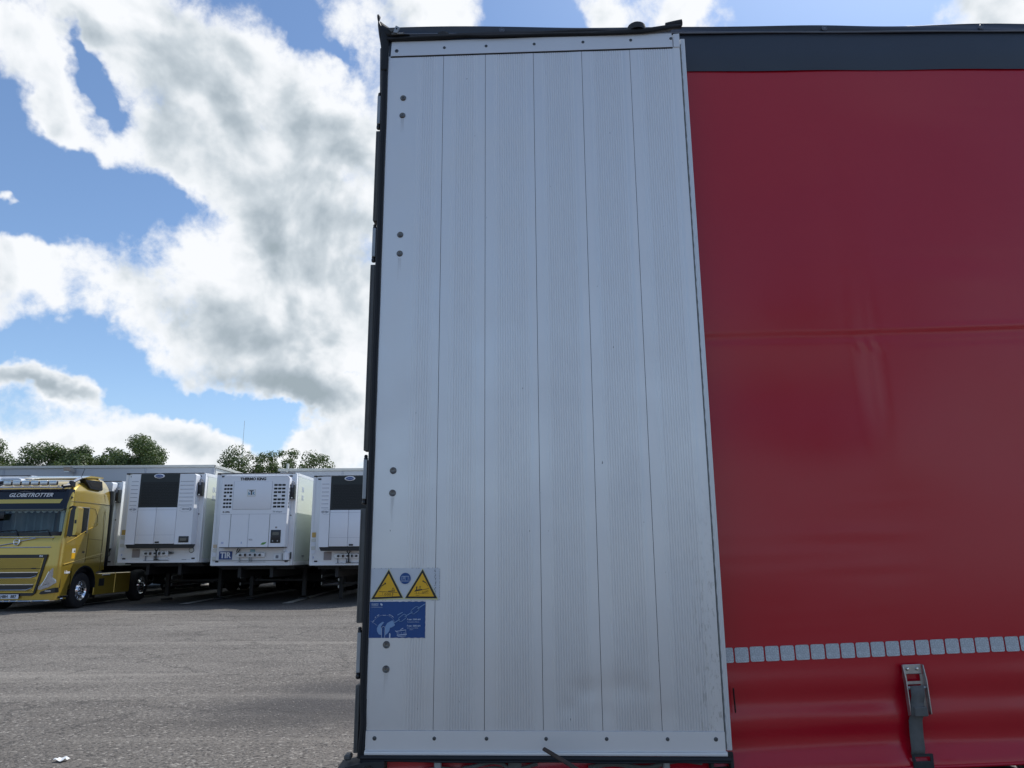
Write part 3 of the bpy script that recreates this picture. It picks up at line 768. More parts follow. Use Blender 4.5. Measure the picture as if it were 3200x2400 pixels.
for k in range(6):
    a, b_ = SEAMS[k] + .0004, SEAMS[k + 1] - .0004
    r0, r1, nr = RIBS[k]
    us = [a, a + .0008]
    prof = {a: .0022, a + .0008: 0.0}
    pts = [(a, .0050), (a + .0005, 0.0), (a + .004, -.0002)]
    u = a + .02
    while u < r0 - .01: pts.append((u, 0.0)); u += .02
    pw = (r1 - r0) / nr
    for i in range(nr):
        q0 = r0 + i * pw
        dpt = .0015 * min(1, (i + 1) / 2.5, (nr - i) / 2.5)
        pts += [(q0 + .01 * pw, 0.0), (q0 + .30 * pw, -.0005), (q0 + .56 * pw, 0.0), (q0 + .68 * pw, dpt), (q0 + .84 * pw, dpt), (q0 + .95 * pw, 0.0)]
    u = r1 + .012
    while u < b_ - .006: pts.append((u, 0.0)); u += .02
    pts += [(b_ - .004, -.0002), (b_ - .0005, 0.0), (b_, .0050)]
    zs = [1.019]
    while zs[-1] < 1.5: zs.append(zs[-1] + .012)
    while zs[-1] < 3.55: zs.append(zs[-1] + .05)
    zs.append(3.590)
    mb = MB()
    amp = rnd.uniform(-.0012, .0012)
    def yv(u, y, z):
        d = y + .0009 * mnoise.noise(Vector((u * 2.0, z * .8, k * 2.1))) + amp * G(z, 2.3, 1.0) * (u - a) / (b_ - a)
        for (du, dz, dr, dd) in DENTS:
            q = ((u - du) ** 2 + (z - dz) ** 2 * 1.6) / dr ** 2
            if q < 9: d += .55 * dd * math.exp(-q)
        return d
    cols = [[mb.bm.verts.new((u, yv(u, y, z), z)) for z in zs] for u, y in pts]
    for i in range(len(cols) - 1):
        for j in range(len(zs) - 1):
            mb.bm.faces.new([cols[i][j], cols[i + 1][j], cols[i + 1][j + 1], cols[i][j + 1]])
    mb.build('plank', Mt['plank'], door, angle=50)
MB().box(-.006, W_D - .004, .0052, .0058, 1.02, 3.59).build('seam_backing', Mt['dark_hole'], door)
# head and foot strips
ts = MB(); ts.prism([(.0005, 3.5885), (.004, 3.655), (1.150, 3.652), (1.152, 3.5885)], 'y', -.0040, .003)
ts.prism([(.0015 + 1.154, 3.5885), (1.156, 3.648), (1.181, 3.650), (1.181, 3.5885)], 'y', -.0032, .003)
ts.build('head_strip', Mt['alu_strip'], door)
MB().box(.0, 1.152, -.0010, .002, 3.5835, 3.5885).build('strip_gap', Mt['dark_hole'], door)
MB().box(-.007, 1.180, -.0040, .003, .958, 1.0185, .0008).build('foot_strip', Mt['alu_strip'], door)
mb = MB(); mb.box(-.008, 1.184, -.011, .004, .9455, .9555, .0012, 2); mb.box(-.008, 1.184, -.008, .004, .9562, .9585)
mb.build('foot_edge', Mt['alu_edge'], door)
def screw(u, z, r=.0062, rec=False):
    mb = MB()
    mb.lathe([(0.0, -.0010), (r * .35, -.0010), (r * .42, -.0026), (r * .8, -.0022), (r, -.0006), (r, .001)], (u, -.0042, z), (0, 1, 0), 12)
    mb.build('screw', Mt['screw'], door)
for i, u in enumerate([.025, .222, .394, .591, .790, .984, 1.146]): screw(u, 3.612 + .008 * (u if i else 0) + (.006 if i else 0), .0078 if i == 0 else .0062)
for i, u in enumerate([.024, .224, .398, .595, .794, .993, 1.150]): screw(u, .9955, .0070 if i in (0, 6) else .0062)
for u, z in ((.057, 3.395), (.056, 3.316), (.061, 2.799), (.061, 2.721), (.060, 1.886), (.060, 1.806), (.054, 1.291), (.055, 1.212)):
    mb = MB()
    mb.lathe([(0, -.0008), (.0030, -.0010), (.0034, -.0030), (.0062, -.0036), (.0086, -.0024), (.0105, -.0030), (.0122, -.0010), (.0122, .001)], (u, -.0010, z), (0, 1, 0), 20)
    mb.build('bolt', Mt['bolt'], door)
Mt['runoff'] = mat('rust_run_stain', (0.56, 0.54, 0.53), 0.5, 0.3)
for u, z in ((.056, 3.300), (.061, 2.703), (.060, 1.790), (.055, 1.197)):
    mb = MB()
    for q in range(3):
        uu = u + (q - 1) * .0045; L = rnd.uniform(.03, .09)
        mb.poly([(uu - .0008, -.0006, z), (uu + .0008, -.0006, z), (uu + .0002, -.0006, z - L), (uu - .0002, -.0006, z - L)], [(0, 1, 2, 3)])
    tag(mb.build('run_stain', Mt['runoff'], door), kind='stuff')
# right-hand edge: sealant bead and the pale edge profile
mb = MB(); mb.box(1.184, 1.203, .003, .036, .960, 3.630, .0025, 2); mb.build('edge_profile', Mt['alu_edge'], door)
mb = MB()
mb.tube([(1.1835 + .0008 * math.sin(i * 1.7) + rnd.uniform(-.0007, .0007), .0030, .965 + i * .0125) for i in range(212)], lambda t: .0026 + .0012 * abs(mnoise.noise(Vector((t * 90, 0, 0)))), 6)
mb.build('sealant_bead', Mt['sealant'], door)
mb = MB(); mb.tube([(1.1805 + rnd.uniform(-.0004, .0004), .0008, .965 + i * .022) for i in range(119)], .0012, 5); mb.build('dark_joint', Mt['dark_hole'], door)
mb = MB()
for i in range(3): mb.box(1.187 + i * .0055, 1.189 + i * .0055, .0016, .004, .962, 3.628)
mb.build('edge_lip', Mt['alu_edge'], door)

# black rubber seals round the door
def seal(path, r0_, name='rubber_seal', flat=.5):
    mb = MB(); mb.tube(path, r0_, 10, flat=flat)
    return mb.build(name, Mt['rubber'], door)
# left seal: profile pushed down the side, with small waves
prof = [(-.0085, -.003), (-.0125, -.0075), (-.017, -.006), (-.020, -.009), (-.026, -.0105), (-.031, -.006), (-.0335, .004), (-.034, .030), (-.0085, .030)]
mb = MB(); rows = []
zs = [.935 + i * (3.675 - .935) / 130 for i in range(131)]
for i, z in enumerate(zs):
    wob = .0014 * mnoise.noise(Vector((z * 5, 0, 3))) + (.0045 * G(z, 1.03, .05) if z < 1.2 else 0)
    wide = 1 + .10 * G(z, 3.66, .4)
    rows.append([mb.bm.verts.new((-.0085 + (pu + .0085) * wide + (wob if 0 < q < 8 else wob * .6), pv - (.002 * G(z, 1.0, .05)), z)) for q, (pu, pv) in enumerate(prof)])
for A, Bq in zip(rows[:-1], rows[1:]):
    for q in range(len(prof)):
        q2 = (q + 1) % len(prof); mb.bm.faces.new([A[q], A[q2], Bq[q2], Bq[q]])
mb.bm.faces.new(rows[0]); mb.bm.faces.new(rows[-1][::-1])
mb.build('rubber_seal', Mt['rubber'], door, angle=25)
# light lip where the first plank meets the rubber
MB().box(-.0098, -.0080, -.0016, .004, .96, 3.64).build('edge_lip', Mt['alu_edge'], door)
# head seal: two lips, wavy
def headz(u): return 3.6655 + .0045 * math.sin(u * 5.2 + .3) * sm(.25, .5, u) + .012 * sm(1.02, 1.2, u) + .004 * G(u, .3, .06)
mb = MB()
us = [-.012 + i * (1.190 + .012) / 150 for i in range(151)]
mb.tube([(u, -.006 - .004 * math.sin(u * 7), headz(u)) for u in us], .0105, 10)
mb.tube([(u, -.014 - .003 * math.sin(u * 6), headz(u) - .004 + .003 * math.sin(u * 11)) for u in us], .0052, 8)
mb.tube([(u, .004, headz(u) + .012 + .004 * math.sin(u * 9 + 1) * sm(0.2, .5, u)) for u in us[6:146]], lambda t: .0115 + .002 * math.sin(t * 21), 10)
mb.build('rubber_seal', Mt['rubber'], door)
mb = MB()
mb.tube([(1.13 + i * .008, -.004, headz(1.13 + i * .008) + .013 + .0010 * i) for i in range(9)], .0135, 10)
mb.build('seal_end', Mt['rubber'], door)
for u, rw, rh in ((.215, .028, .016), (1.012, .040, .030)):
    mb = MB(); mb.lathe([(0, rh), (rw * .6, rh * .95), (rw * .92, rh * .6), (rw, 0), (rw, -.01)], (u, .012, headz(u) + .016), (0, 0, 1), 18)
    mb.build('rubber_cap', Mt['rubber_dusty'], door)
# foot seal
mb = MB(); mb.tube([(-.02 + i * .0101, -.008 + .0015 * math.sin(i * .3), .9370 - .0015 * sm(0, 1, i / 120)) for i in range(121)], .0085, 10)
mb.tube([(-.02 + i * .0101, -.012 + .0015 * math.sin(i * .21), .9275 + .0012 * math.sin(i * .13)) for i in range(121)], .0035, 8)
mb.build('rubber_seal', Mt['rubber'], door)
# curled rubber flap at the top corner
mb = MB()
def flap(u, v):
    # v runs up the flap, u across it
    zb = 3.52 + .24 * v
    left = -.036 - .020 * sm(.25, .95, v) + .010 * sm(.88, 1.0, v)
    right = -.012 + .010 * v - .050 * sm(.62, 1.0, v)
    x = left + (right - left) * u
    return (x, -.010 - .016 * math.sin(u * PI) * v - .012 * sm(.8, 1, v), zb)
mb.grid(flap, 8, 24)
o = mb.build('rubber_flap', Mt['rubber'], door); o.modifiers.new('thickness', 'SOLIDIFY').thickness = 0.004
mb = MB()
mb.grid(lambda u, v: (-.046 + .125 * u, -.012 - .01 * math.sin(v * PI), 3.672 + v * (.072 * (1 - u) ** 1.6 + .006) ), 16, 4)
o = mb.build('rubber_flap', Mt['rubber'], door); o.modifiers.new('thickness', 'SOLIDIFY').thickness = 0.003
# little metal bracket and the chevron plate
bk = MB().prism([(.014, 3.680), (.030, 3.676), (.042, 3.700), (.024, 3.711)], 'y', -.032, -.026).build('corner_bracket', Mt['hinge'], door)
MB().prism([(-.014, 3.706), (.014, 3.702), (.016, 3.692), (.006, 3.684)], 'y', -.028, -.024).build('corner_bracket', Mt['grey_cover'], door)
mb = MB(); mb.lathe([(0, -.034), (.003, -.034), (.003, -.030)], (.028, 0, 3.695), (0, 1, 0), 10); mb.build('bracket_hole', Mt['dark_hole'], door)
MB().box(.006, .058, -.027, -.023, 3.6725, 3.682, .001).build('chevron_plate', Mt['grey_cover'], door)
for i in range(3):
    u0 = .030 + i * .0085
    MB().prism([(u0, 3.6745), (u0 + .004, 3.6772), (u0, 3.680), (u0 + .002, 3.680), (u0 + .006, 3.6772), (u0 + .002, 3.6745)], 'y', -.0285, -.0268).build('chevron', Mt['white_ink'], door)

# hinges and the cover profiles between them
def hinge_cover(z0, z1, u0, u1):
    mb = MB(); mb.box(u0, u1, .002, .045, z0, z1, .0025, 2)
    mb.box(u0 + .004, u0 + .006, .0005, .003, z0 + .01, z1 - .01)
    mb.build('hinge_cover', Mt['grey_cover'], door)
def hinge(z0, z1, uc):
    mb = MB(); mb.box(uc - .0065, uc + .008, .004, .030, z0 + .014, z1 - .012, .002)
    h = mb.build('hinge', Mt['hinge'], door)
    for z, r in ((z0, .0088), (z1 - .012, .0075)):
        mb = MB(); mb.lathe([(0, 0), (r * .7, 0), (r, .004), (r, .012), (r * .8, .015), (r * .95, .019), (r * .6, .024), (0, .024)], (uc, .014, z - .006), (0, 0, 1), 12)
        mb.build('hinge_pin', Mt['black_paint'], h)
hinge_cover(2.862, 3.252, -.050, -.033)
hinge_cover(1.960, 2.680, -.052, -.033)
hinge_cover(1.362, 1.752, -.054, -.033)
hinge_cover(.948, 1.160, -.048, -.033)
hinge(3.272, 3.425, -.043); hinge(2.700, 2.845, -.043); hinge(1.772, 1.940, -.044); hinge(1.185, 1.342, -.043)

# rusty locking lever sticking out below the door
mb = MB()
p0, p1 = Vector((.0952, 2.575, .9775)), Vector((.235, 2.44, .925))
mb.tube([p0, p0.lerp(p1, .5) + Vector((0, 0, .001)), p1], .0082, 10, flat=.75)
lev = mb.build('locking_lever', Mt['rust'], trailer, TM.inverted())
mb = MB(); mb.tube([p1, p1 + Vector((.05, .08, -.06)), p1 + Vector((.06, .22, -.09))], .0085, 10); mb.build('lever_arm', Mt['rust'], lev)

# ---- warning label and lashing label, stuck on the planks
def sticker(name, u0, u1, z0, z1, mt_, y=-.0009):
    mb = MB()
    nu, nz = 28, 12
    def rib(u):
        return -.0002 if .112 < u < .196 else 0.0
    mb.grid(lambda a, c: (u0 + (u1 - u0) * a + (.0006 * math.sin(c * 40) if a in (0, 1) else 0), y + rib(u0 + (u1 - u0) * a) + .0003 * math.sin((u0 + (u1 - u0) * a) * 2 * PI / .0093) * (1 if .112 < u0 + (u1 - u0) * a < .196 else 0), z0 + (z1 - z0) * c + (.0007 * math.sin(a * 55) if c in (0, 1) and a > .45 else 0)), 56, 14)
    return mb.build(name, mt_, trailer, DM, angle=60)
Mt['label_white'] = mat('scuffed_white_label', (0.58, 0.61, 0.66), 0.4, dirt=0.25, dirtcol=(0.22, 0.23, 0.25), dscale=20, var=.06, vscale=30)
Mt['label_yellow'] = mat('yellow_label_print', (0.76, 0.42, 0.012), 0.45, var=.08, vscale=30, dirt=.06, dirtcol=(.25, .15, .03), dscale=30)
Mt['label_pale'] = mat('pale_yellow_rim', (0.66, 0.62, 0.30), 0.5)
Mt['label_blue'] = mat('blue_label_print', (0.004, 0.060, 0.235), 0.42, var=.15, vscale=20, dirt=.18, dirtcol=(0.03, 0.09, 0.24), dscale=40, stretch=(6, 6, 1))
Mt['label_line'] = mat('pale_blue_print', (0.20, 0.33, 0.55), 0.5)
Mt['label_text'] = mat('faded_white_print', (0.50, 0.58, 0.72), 0.5)
wl = sticker('warning_label', -.0065, .2345, 1.437, 1.545, Mt['label_white'])
def sz(px, py):     # printed positions on the label, measured on its face in millimetre-like steps
    return (px - 120) / 1515 * .2405 - .0065, 1.545 - (py - 110) / 690 * .108
def flat(name, pts, mt_, par, y, th=.00025):
    return MB().prism([sz(*p) for p in pts], 'y', y - th, y).build(name, mt_, par)
Y1 = -.00265
def line(mb, p, q, w_, y):
    a, b_ = Vector(sz(*p)), Vector(sz(*q)); d = (b_ - a).normalized() * w_ / 2; nn = Vector((-d.y, d.x))
    mb.prism([tuple(a - d + nn), tuple(b_ + d + nn), tuple(b_ + d - nn), tuple(a - d - nn)], 'y', y - .0002, y)
for k, (ax, ay, bx, by, cx_, cy_) in enumerate(((510, 130, 128, 795, 860, 765), (1258, 125, 868, 780, 1610, 778))):
    flat('triangle_rim', [(ax, ay - 6), (bx - 8, by - 4), (cx_ + 2, cy_ + 8)], Mt['label_pale'], wl, Y1)
    flat('triangle_border', [(ax, ay + 12), (bx + 14, by - 22), (cx_ - 22, cy_ - 16)], Mt['black_ink'], wl, Y1 - .00030)
    mxx, myy = (ax + bx + cx_) / 3, (ay + by + cy_) / 3
    inn = [(mxx + (px - mxx) * .80, myy + (py - myy) * .80) for px, py in ((ax, ay + 12), (bx + 14, by - 22), (cx_ - 22, cy_ - 16))]
    flat('triangle_field', inn, Mt['label_yellow'], wl, Y1 - .00060)
    y = Y1 - .0009
    mb = MB()
    if k == 0:
        line(mb, (312, 612), (710, 632), .0016, y); line(mb, (305, 695), (590, 695), .0006, y)
        for cx in (450, 503, 552): 
            a = sz(cx, 668); mb.ring((a[0], y, a[1]), (0, 1, 0), .0028, .0006, 16, 4)
        line(mb, (605, 640), (605, 715), .0012, y); line(mb, (620, 640), (620, 690), .0009, y)
        line(mb, (520, 605), (650, 600), .0024, y - .0002); line(mb, (590, 600), (605, 535), .0012, y); line(mb, (605, 535), (628, 540), .0010, y); line(mb, (628, 540), (612, 595), .0012, y); line(mb, (640, 560), (655, 605), .0012, y)
        line(mb, (385, 630), (385, 680), .0007, y)
        for p, q, w_ in (((370, 490), (435, 440), .0030), ((348, 520), (356, 508), .0024), ((332, 550), (338, 538), .0018), ((322, 582), (325, 572), .0013)): line(mb, p, q, w_, y)
        a = [sz(420, 415), sz(462, 430), sz(440, 465)]
        mb.prism(a, 'y', y - .0002, y)
    else:
        line(mb, (1090, 612), (1400, 552), .0016, y); line(mb, (1090, 655), (1400, 660), .0006, y)
        for cx, cy in ((1275, 638), (1325, 625), (1370, 610)):
            a = sz(cx, cy); mb.ring((a[0], y, a[1]), (0, 1, 0), .0028, .0006, 16, 4)
        line(mb, (1110, 590), (1250, 570), .0030, y - .0002); line(mb, (1135, 575), (1135, 520), .0034, y); line(mb, (1120, 515), (1150, 515), .0012, y)
        line(mb, (1185, 565), (1200, 500), .0012, y); line(mb, (1200, 500), (1225, 505), .0010, y); line(mb, (1225, 505), (1210, 560), .0012, y)
        line(mb, (1130, 625), (1130, 655), .0012, y); line(mb, (1185, 620), (1185, 655), .0012, y)
        line(mb, (1120, 690), (1160, 702), .0010, y); line(mb, (1160, 702), (1200, 690), .0010, y)
        for p, q, w_ in (((1280, 395), (1335, 430), .0030), ((1350, 450), (1358, 462), .0024), ((1370, 480), (1375, 492), .0018), ((1383, 515), (1386, 525), .0013)): line(mb, p, q, w_, y)
        mb.prism([sz(1250, 385), sz(1290, 375), sz(1275, 412)], 'y', y - .0002, y)
    mb.build('pictogram', Mt['black_ink'], wl)
a = sz(878, 332)
mb = MB(); mb.lathe([(0, -.0004), (.0190, -.0004), (.0190, 0)], (a[0], Y1, a[1]), (0, 1, 0), 28); mb.build('manual_roundel', Mt['label_blue'], wl)
mb = MB()
y = Y1 - .0006
line(mb, (790, 395), (970, 395), .0008, y); line(mb, (790, 395), (800, 285), .0008, y); line(mb, (970, 395), (955, 285), .0008, y); line(mb, (800, 285), (955, 285), .0010, y)
line(mb, (812, 375), (945, 375), .0006, y); line(mb, (820, 285), (816, 372), .0006, y); line(mb, (878, 285), (878, 375), .0010, y); line(mb, (938, 285), (942, 372), .0006, y)
line(mb, (850, 292), (850, 345), .0022, y); line(mb, (895, 300), (930, 300), .0006, y)
mb.build('pictogram', Mt['label_text'], wl)
# grime cracks at the plank joint on the white label
mb = MB()
for i in range(46):
    u = .219 + rnd.uniform(-.0022, .0022); z = 1.540 - i * .0021
    if rnd.random() < .45: continue
    mb.box(u - .0005 - rnd.random() * .0008, u + .0005 + rnd.random() * .0008, -.0040, -.0037, z - .0006, z + .0008 + rnd.random() * .001)
mb.build('label_crack', Mt['black_ink'], wl, kind='stuff')
mb = MB()
for i in range(30):
    u = -.006 + i * .0082
    if rnd.random() < .4: mb.box(u, u + rnd.uniform(.003, .008), -.0014, -.0010, 1.5445, 1.5452)
    if rnd.random() < .4: mb.box(u, u + rnd.uniform(.003, .008), -.0014, -.0010, 1.4368, 1.4375)
for i in range(14): mb.box(.2338, .2345, -.0014, -.0010, 1.438 + i * .0076, 1.438 + i * .0076 + rnd.uniform(.003, .0076))
mb.build('label_edge_dirt', Mt['black_ink'], wl, kind='stuff')

bl = sticker('lashing_label', -.0085, .186, 1.313, 1.4325, Mt['label_blue'])
def sz(px, py):     # same, for the blue label
    return (px - 105) / 1205 * .1945 - .0085, 1.4325 - (py - 838) / 765 * .1195
y = -.0027
mb = MB()
mb.prism([sz(*p) for p in ((430, 1275), (400, 1262), (320, 1320), (280, 1400), (285, 1460), (320, 1520), (370, 1545), (385, 1530), (382, 1400), (365, 1370), (395, 1320), (425, 1285))], 'y', y - .0002, y)
mb.prism([sz(*p) for p in ((455, 1365), (500, 1290), (600, 1235), (630, 1240), (640, 1290), (665, 1320), (660, 1345), (590, 1385), (560, 1390), (550, 1450), (510, 1510), (462, 1545))], 'y', y - .0002, y)
mb.build('hook_drawing', Mt['label_line'], bl)
mb = MB()
y2 = y - .0003
def link_(cx, cy, L, w_, ang):
    n = 22; pts = []
    ca, sa = math.cos(rad(ang)), math.sin(rad(ang))
    for i in range(n + 1):
        t = 2 * PI * i / n; px = (L - w_) * (1 if math.cos(t) > 0 else -1) + w_ * math.cos(t); py = w_ * math.sin(t)
        pts.append((cx + px * ca + py * sa, cy - px * sa + py * ca))
    for p, q in zip(pts[:-1], pts[1:]): line(mb, p, q, .0018, y2)
link_(825, 1180, 95, 48, 38); link_(1090, 1020, 95, 50, 38)
line(mb, (640, 1290), (760, 1215), .0026, y2); line(mb, (880, 1150), (1035, 1060), .0022, y2); line(mb, (1150, 985), (1300, 890), .0026, y2)
line(mb, (720, 1120), (820, 1065), .0024, y2 ); 
mb.build('chain_drawing', Mt['label_line'], bl)
mb = MB()
pts = [(200 + 230 + 235 * -math.cos(t), 1330 - 210 * math.sin(t)) for t in [rad(18 + i * 7.2) for i in range(21)]]
for p, q in zip(pts[:-1], pts[1:]): line(mb, p, q, .0005, y2)
line(mb, (140, 1245), (290, 1340), .0005, y2)
for p, q in (((185, 1270), (205, 1240)), ((280, 1140), (315, 1115)), ((405, 1125), (460, 1125)), ((535, 1115), (570, 1125)), ((590, 1135), (625, 1165)), ((235, 1175), (250, 1160))): line(mb, p, q, .0018, y2)
line(mb, (385, 1600), (385, 1400), .0012, y2); line(mb, (455, 1600), (455, 1400), .0012, y2)
pts = [(420 + 35 * -math.cos(t), 1400 - 38 * math.sin(t)) for t in [rad(i * 18) for i in range(11)]]
for p, q in zip(pts[:-1], pts[1:]): line(mb, p, q, .0012, y2)
line(mb, (690, 1465), (900, 1435), .0018, y2); line(mb, (680, 1450), (720, 1480), .0014, y2); line(mb, (900, 1435), (905, 1520), .0010, y2); line(mb, (715, 1480), (722, 1530), .0010, y2)
line(mb, (722, 1545), (915, 1525), .0026, y2); line(mb, (735, 1575), (905, 1560), .0014, y2); line(mb, (790, 1430), (840, 1400), .0020, y2)
for cx in (742, 800, 858): line(mb, (cx, 1500), (cx + 18, 1498), .0014, y2)
mb.prism([sz(*p) for p in ((548, 1500), (575, 1510), (575, 1600), (548, 1600))], 'y', y2 - .0002, y2)
mb.prism([sz(*p) for p in ((332, 880), (352, 870), (375, 878), (390, 900), (385, 925), (372, 915), (362, 930), (352, 910), (340, 900))], 'y', y2 - .0002, y2)
line(mb, (148, 955), (385, 955), .0008, y2)
mb.build('line_drawing', Mt['label_text'], bl, kind='stuff')
def ltx(body, px, py, size, sx=1.0, bold=.0, par=bl):
    u, z = sz(px, py); return text('lettering', body, size, Mt['label_text'], par, u, y2 - .0002, z, 'LEFT', 0, sx, bold, .0001)
ltx('SCHMITZ', 148, 890, .0058, 1.0, .0002); ltx('CARGOBULL', 148, 922, .0042, 1.0, .0001)
ltx('F max : 5000 daN', 925, 1215, .0070, .92, .0002); ltx('F max : 2000 daN', 925, 1350, .0070, .92, .0002)
ltx('Zurrpunkt im Rahmen', 930, 1268, .0048, .95); ltx('Zurrpunkt im Boden', 930, 1395, .0048, .95); ltx('(innen)', 980, 1430, .0044)
for o in trailer.children:
    if o.name.startswith(('warning_label',)): o['label'] = 'white label with two yellow warning triangles'
    if o.name.startswith(('lashing_label',)): o['label'] = 'blue label with a hook and chain drawing'
#@@TRAILER_END

# ================================================================== refrigerated trailers parked in the row
def frame_front(root, Lb, z0, z1, hw):
    """insulated box: front wall, sides, roof, corner rails"""
    MB().box(-hw, hw, 0, Lb, z0, z1, .02, 2).build('box_body', Mt['white'], root)
    for s_ in (-1, 1):
        MB().box(s_ * hw + (-.002 if s_ > 0 else -.012), s_ * hw + (.012 if s_ > 0 else .002), .16, Lb - .05, z0 + .12, z1 - .10, .002).build('side_panel', Mt['white_side'], root)
        mb = MB(); mb.box(s_ * (hw - .055), s_ * (hw + .006), -.012, .10, z0 + .02, z1 - .01, .008, 2)
        mb.build('corner_rail', Mt['white'], root)
        mb = MB(); mb.box(s_ * hw - .012, s_ * hw + .012, .10, Lb, z1 - .09, z1 + .004, .006); mb.build('top_rail', Mt['white'], root)
        mb = MB(); mb.box(s_ * hw - .012, s_ * hw + .012, .10, Lb, z0, z0 + .10, .006); mb.build('bottom_rail', Mt['white'], root)
    mb = MB(); mb.box(-hw, hw * .96, -.03, .02, z1 - .012, z1 + .012, .004); mb.box(-hw, -hw + .10, -.035, .0, z1 - .03, z1 + .015, .004)
    mb.build('roof_edge_strip', Mt['black_ink'], root)
    MB().box(-hw, hw - .08, -.02, .10, z0, z0 + .085, .008).build('front_sill', Mt['white'], root)
    for x in (-hw + .13, hw - .23):
        for z in (z1 - .095, z0 + .125):
            MB().box(x, x + .10, -.020, -.0005, z - .022, z + .022, .01, 2).build('marker_lamp', Mt['black_ink'], root)
    for z in ((z0 + z1) / 2 + .10,):
        MB().box(hw - .20, hw - .10, -.018, 0, z - .016, z + .016, .006).build('marker_lamp', Mt['black_ink'], root)
def running_gear(root, Lb, z0, hw):
    mb = MB()
    for x in (-.55, .45): mb.box(x, x + .10, .4, Lb - .3, z0 - .36, z0 - .01)
    for i in range(14): mb.box(-hw + .1, hw - .1, .6 + i * .9, .68 + i * .9, z0 - .12, z0 - .01)
    mb.box(-hw + .05, hw - .05, .35, 1.6, z0 - .05, z0 - .004)
    mb.build('chassis', Mt['chassis'], root)
    for x in (-.95, .83):
        lg = MB().box(x, x + .12, 2.6, 2.74, .12, z0 - .02, .006).build('landing_leg', Mt['chassis'], root)
        MB().box(x - .07, x + .19, 2.52, 2.82, .012, .07, .01).build('foot', Mt['chassis'], lg)
    MB().box(-hw + .1, hw - .1, 7.5, 8.6, .38, z0 - .08, .03).build('underbody_box', Mt['chassis'], root)  # full-width box, added to keep the space under the trailer dark
    MB().box(-hw + .03, hw - .03, Lb - 1.15, Lb - 1.12, .25, z0 - .05).build('underbody_screen', Mt['chassis'], root)  # full-width sheet, added to block the bright ground behind
    MB().box(-1.0, 1.0, 2.66, 2.69, .60, .66).build('leg_brace', Mt['chassis'], root)
    for y in (Lb - 4.6, Lb - 3.29, Lb - 1.98):
        for s_, rz in ((-1, 0), (1, 180)):
            add_wheel(root, T(s_ * (hw - .19), y, .5) @ RZ(rz), 1)
        MB().cyl((-hw + .3, y, .5), (hw - .3, y, .5), .06).build('axle', Mt['chassis'], root)
    for s_ in (-1, 1):
        MB().box(s_ * (hw - .10) - .15, s_ * (hw - .10) + .05, 4.2, 7.4, .55, z0 - .08, .02).build('underbody_box', Mt['chassis'], root)
        for z in (.42, .66): MB().box(s_ * (hw - .03) - .015, s_ * (hw - .03) + .015, 3.6, Lb - 5.4, z, z + .09).build('side_guard', Mt['steel'], root)
def doc_tube(root, x, zt, zb):
    t = MB().box(x - .065, x + .065, -.22, -.012, zb, zt - .10, .02, 2).build('document_holder', Mt['black_paint'], root)
    mb = MB(); mb.box(x - .036, x + .036, -.235, -.03, zt - .20, zt - .04, .02, 2); mb.build('tube_cap', Mt['grey_lab'], t)
    mb = MB(); mb.ring((x, -.17, zt - .05), (0, 1, 0), .042, .008, 16, 6); mb.build('tube_loop', Mt['black_paint'], t)
    MB().box(x - .025, x + .025, -.228, -.215, zb + .01, zb + .05, .004).build('clip', Mt['cream'], t)
def couplings(root, x0, x1, z0, z1, kind):
    p = MB().box(x0, x1, -.10, -.005, z0, z1, .02, 2).build('coupling_plate', Mt['white'], root)
    n = 5
    for i in range(n):
        x = x0 + (x1 - x0) * (.16 + .17 * i) ; z = (z0 + z1) / 2 + (.01 if i % 2 else 0)
        mb = MB(); mb.cyl((x, -.15, z), (x, -.10, z), .035 if i in (0, 4) else .026, 10)
        mb.box(x - .012, x + .03, -.17, -.12, z - .05 * (i % 2), z + .03)
        mb.build('coupling', Mt['black_paint'] if i != 1 else Mt['rust'], p)
    mb = MB()
    for x in (x0 + .1, x0 + .45 * (x1 - x0), x0 + .52 * (x1 - x0)): mb.box(x - .012, x + .012, -.06, -.03, z0 - .14, z0, .003)
    mb.box(x0 + .03, x1 + .02, -.045, -.035, z0 - .145, z0 - .135)
    mb.build('coupling_bracket', Mt['grey_lab'] if kind else Mt['hinge'], root)
LBL = {'a': (0.42, 0.46, 0.60), }
Mt['faint_blue'] = mat('faint_blue_print', (0.42, 0.48, 0.66), 0.6)
Mt['seam'] = mat('panel_seam', (0.05, 0.055, 0.065), 0.7)
Mt['seam_soft'] = mat('soft_panel_seam', (0.36, 0.39, 0.45), 0.7)

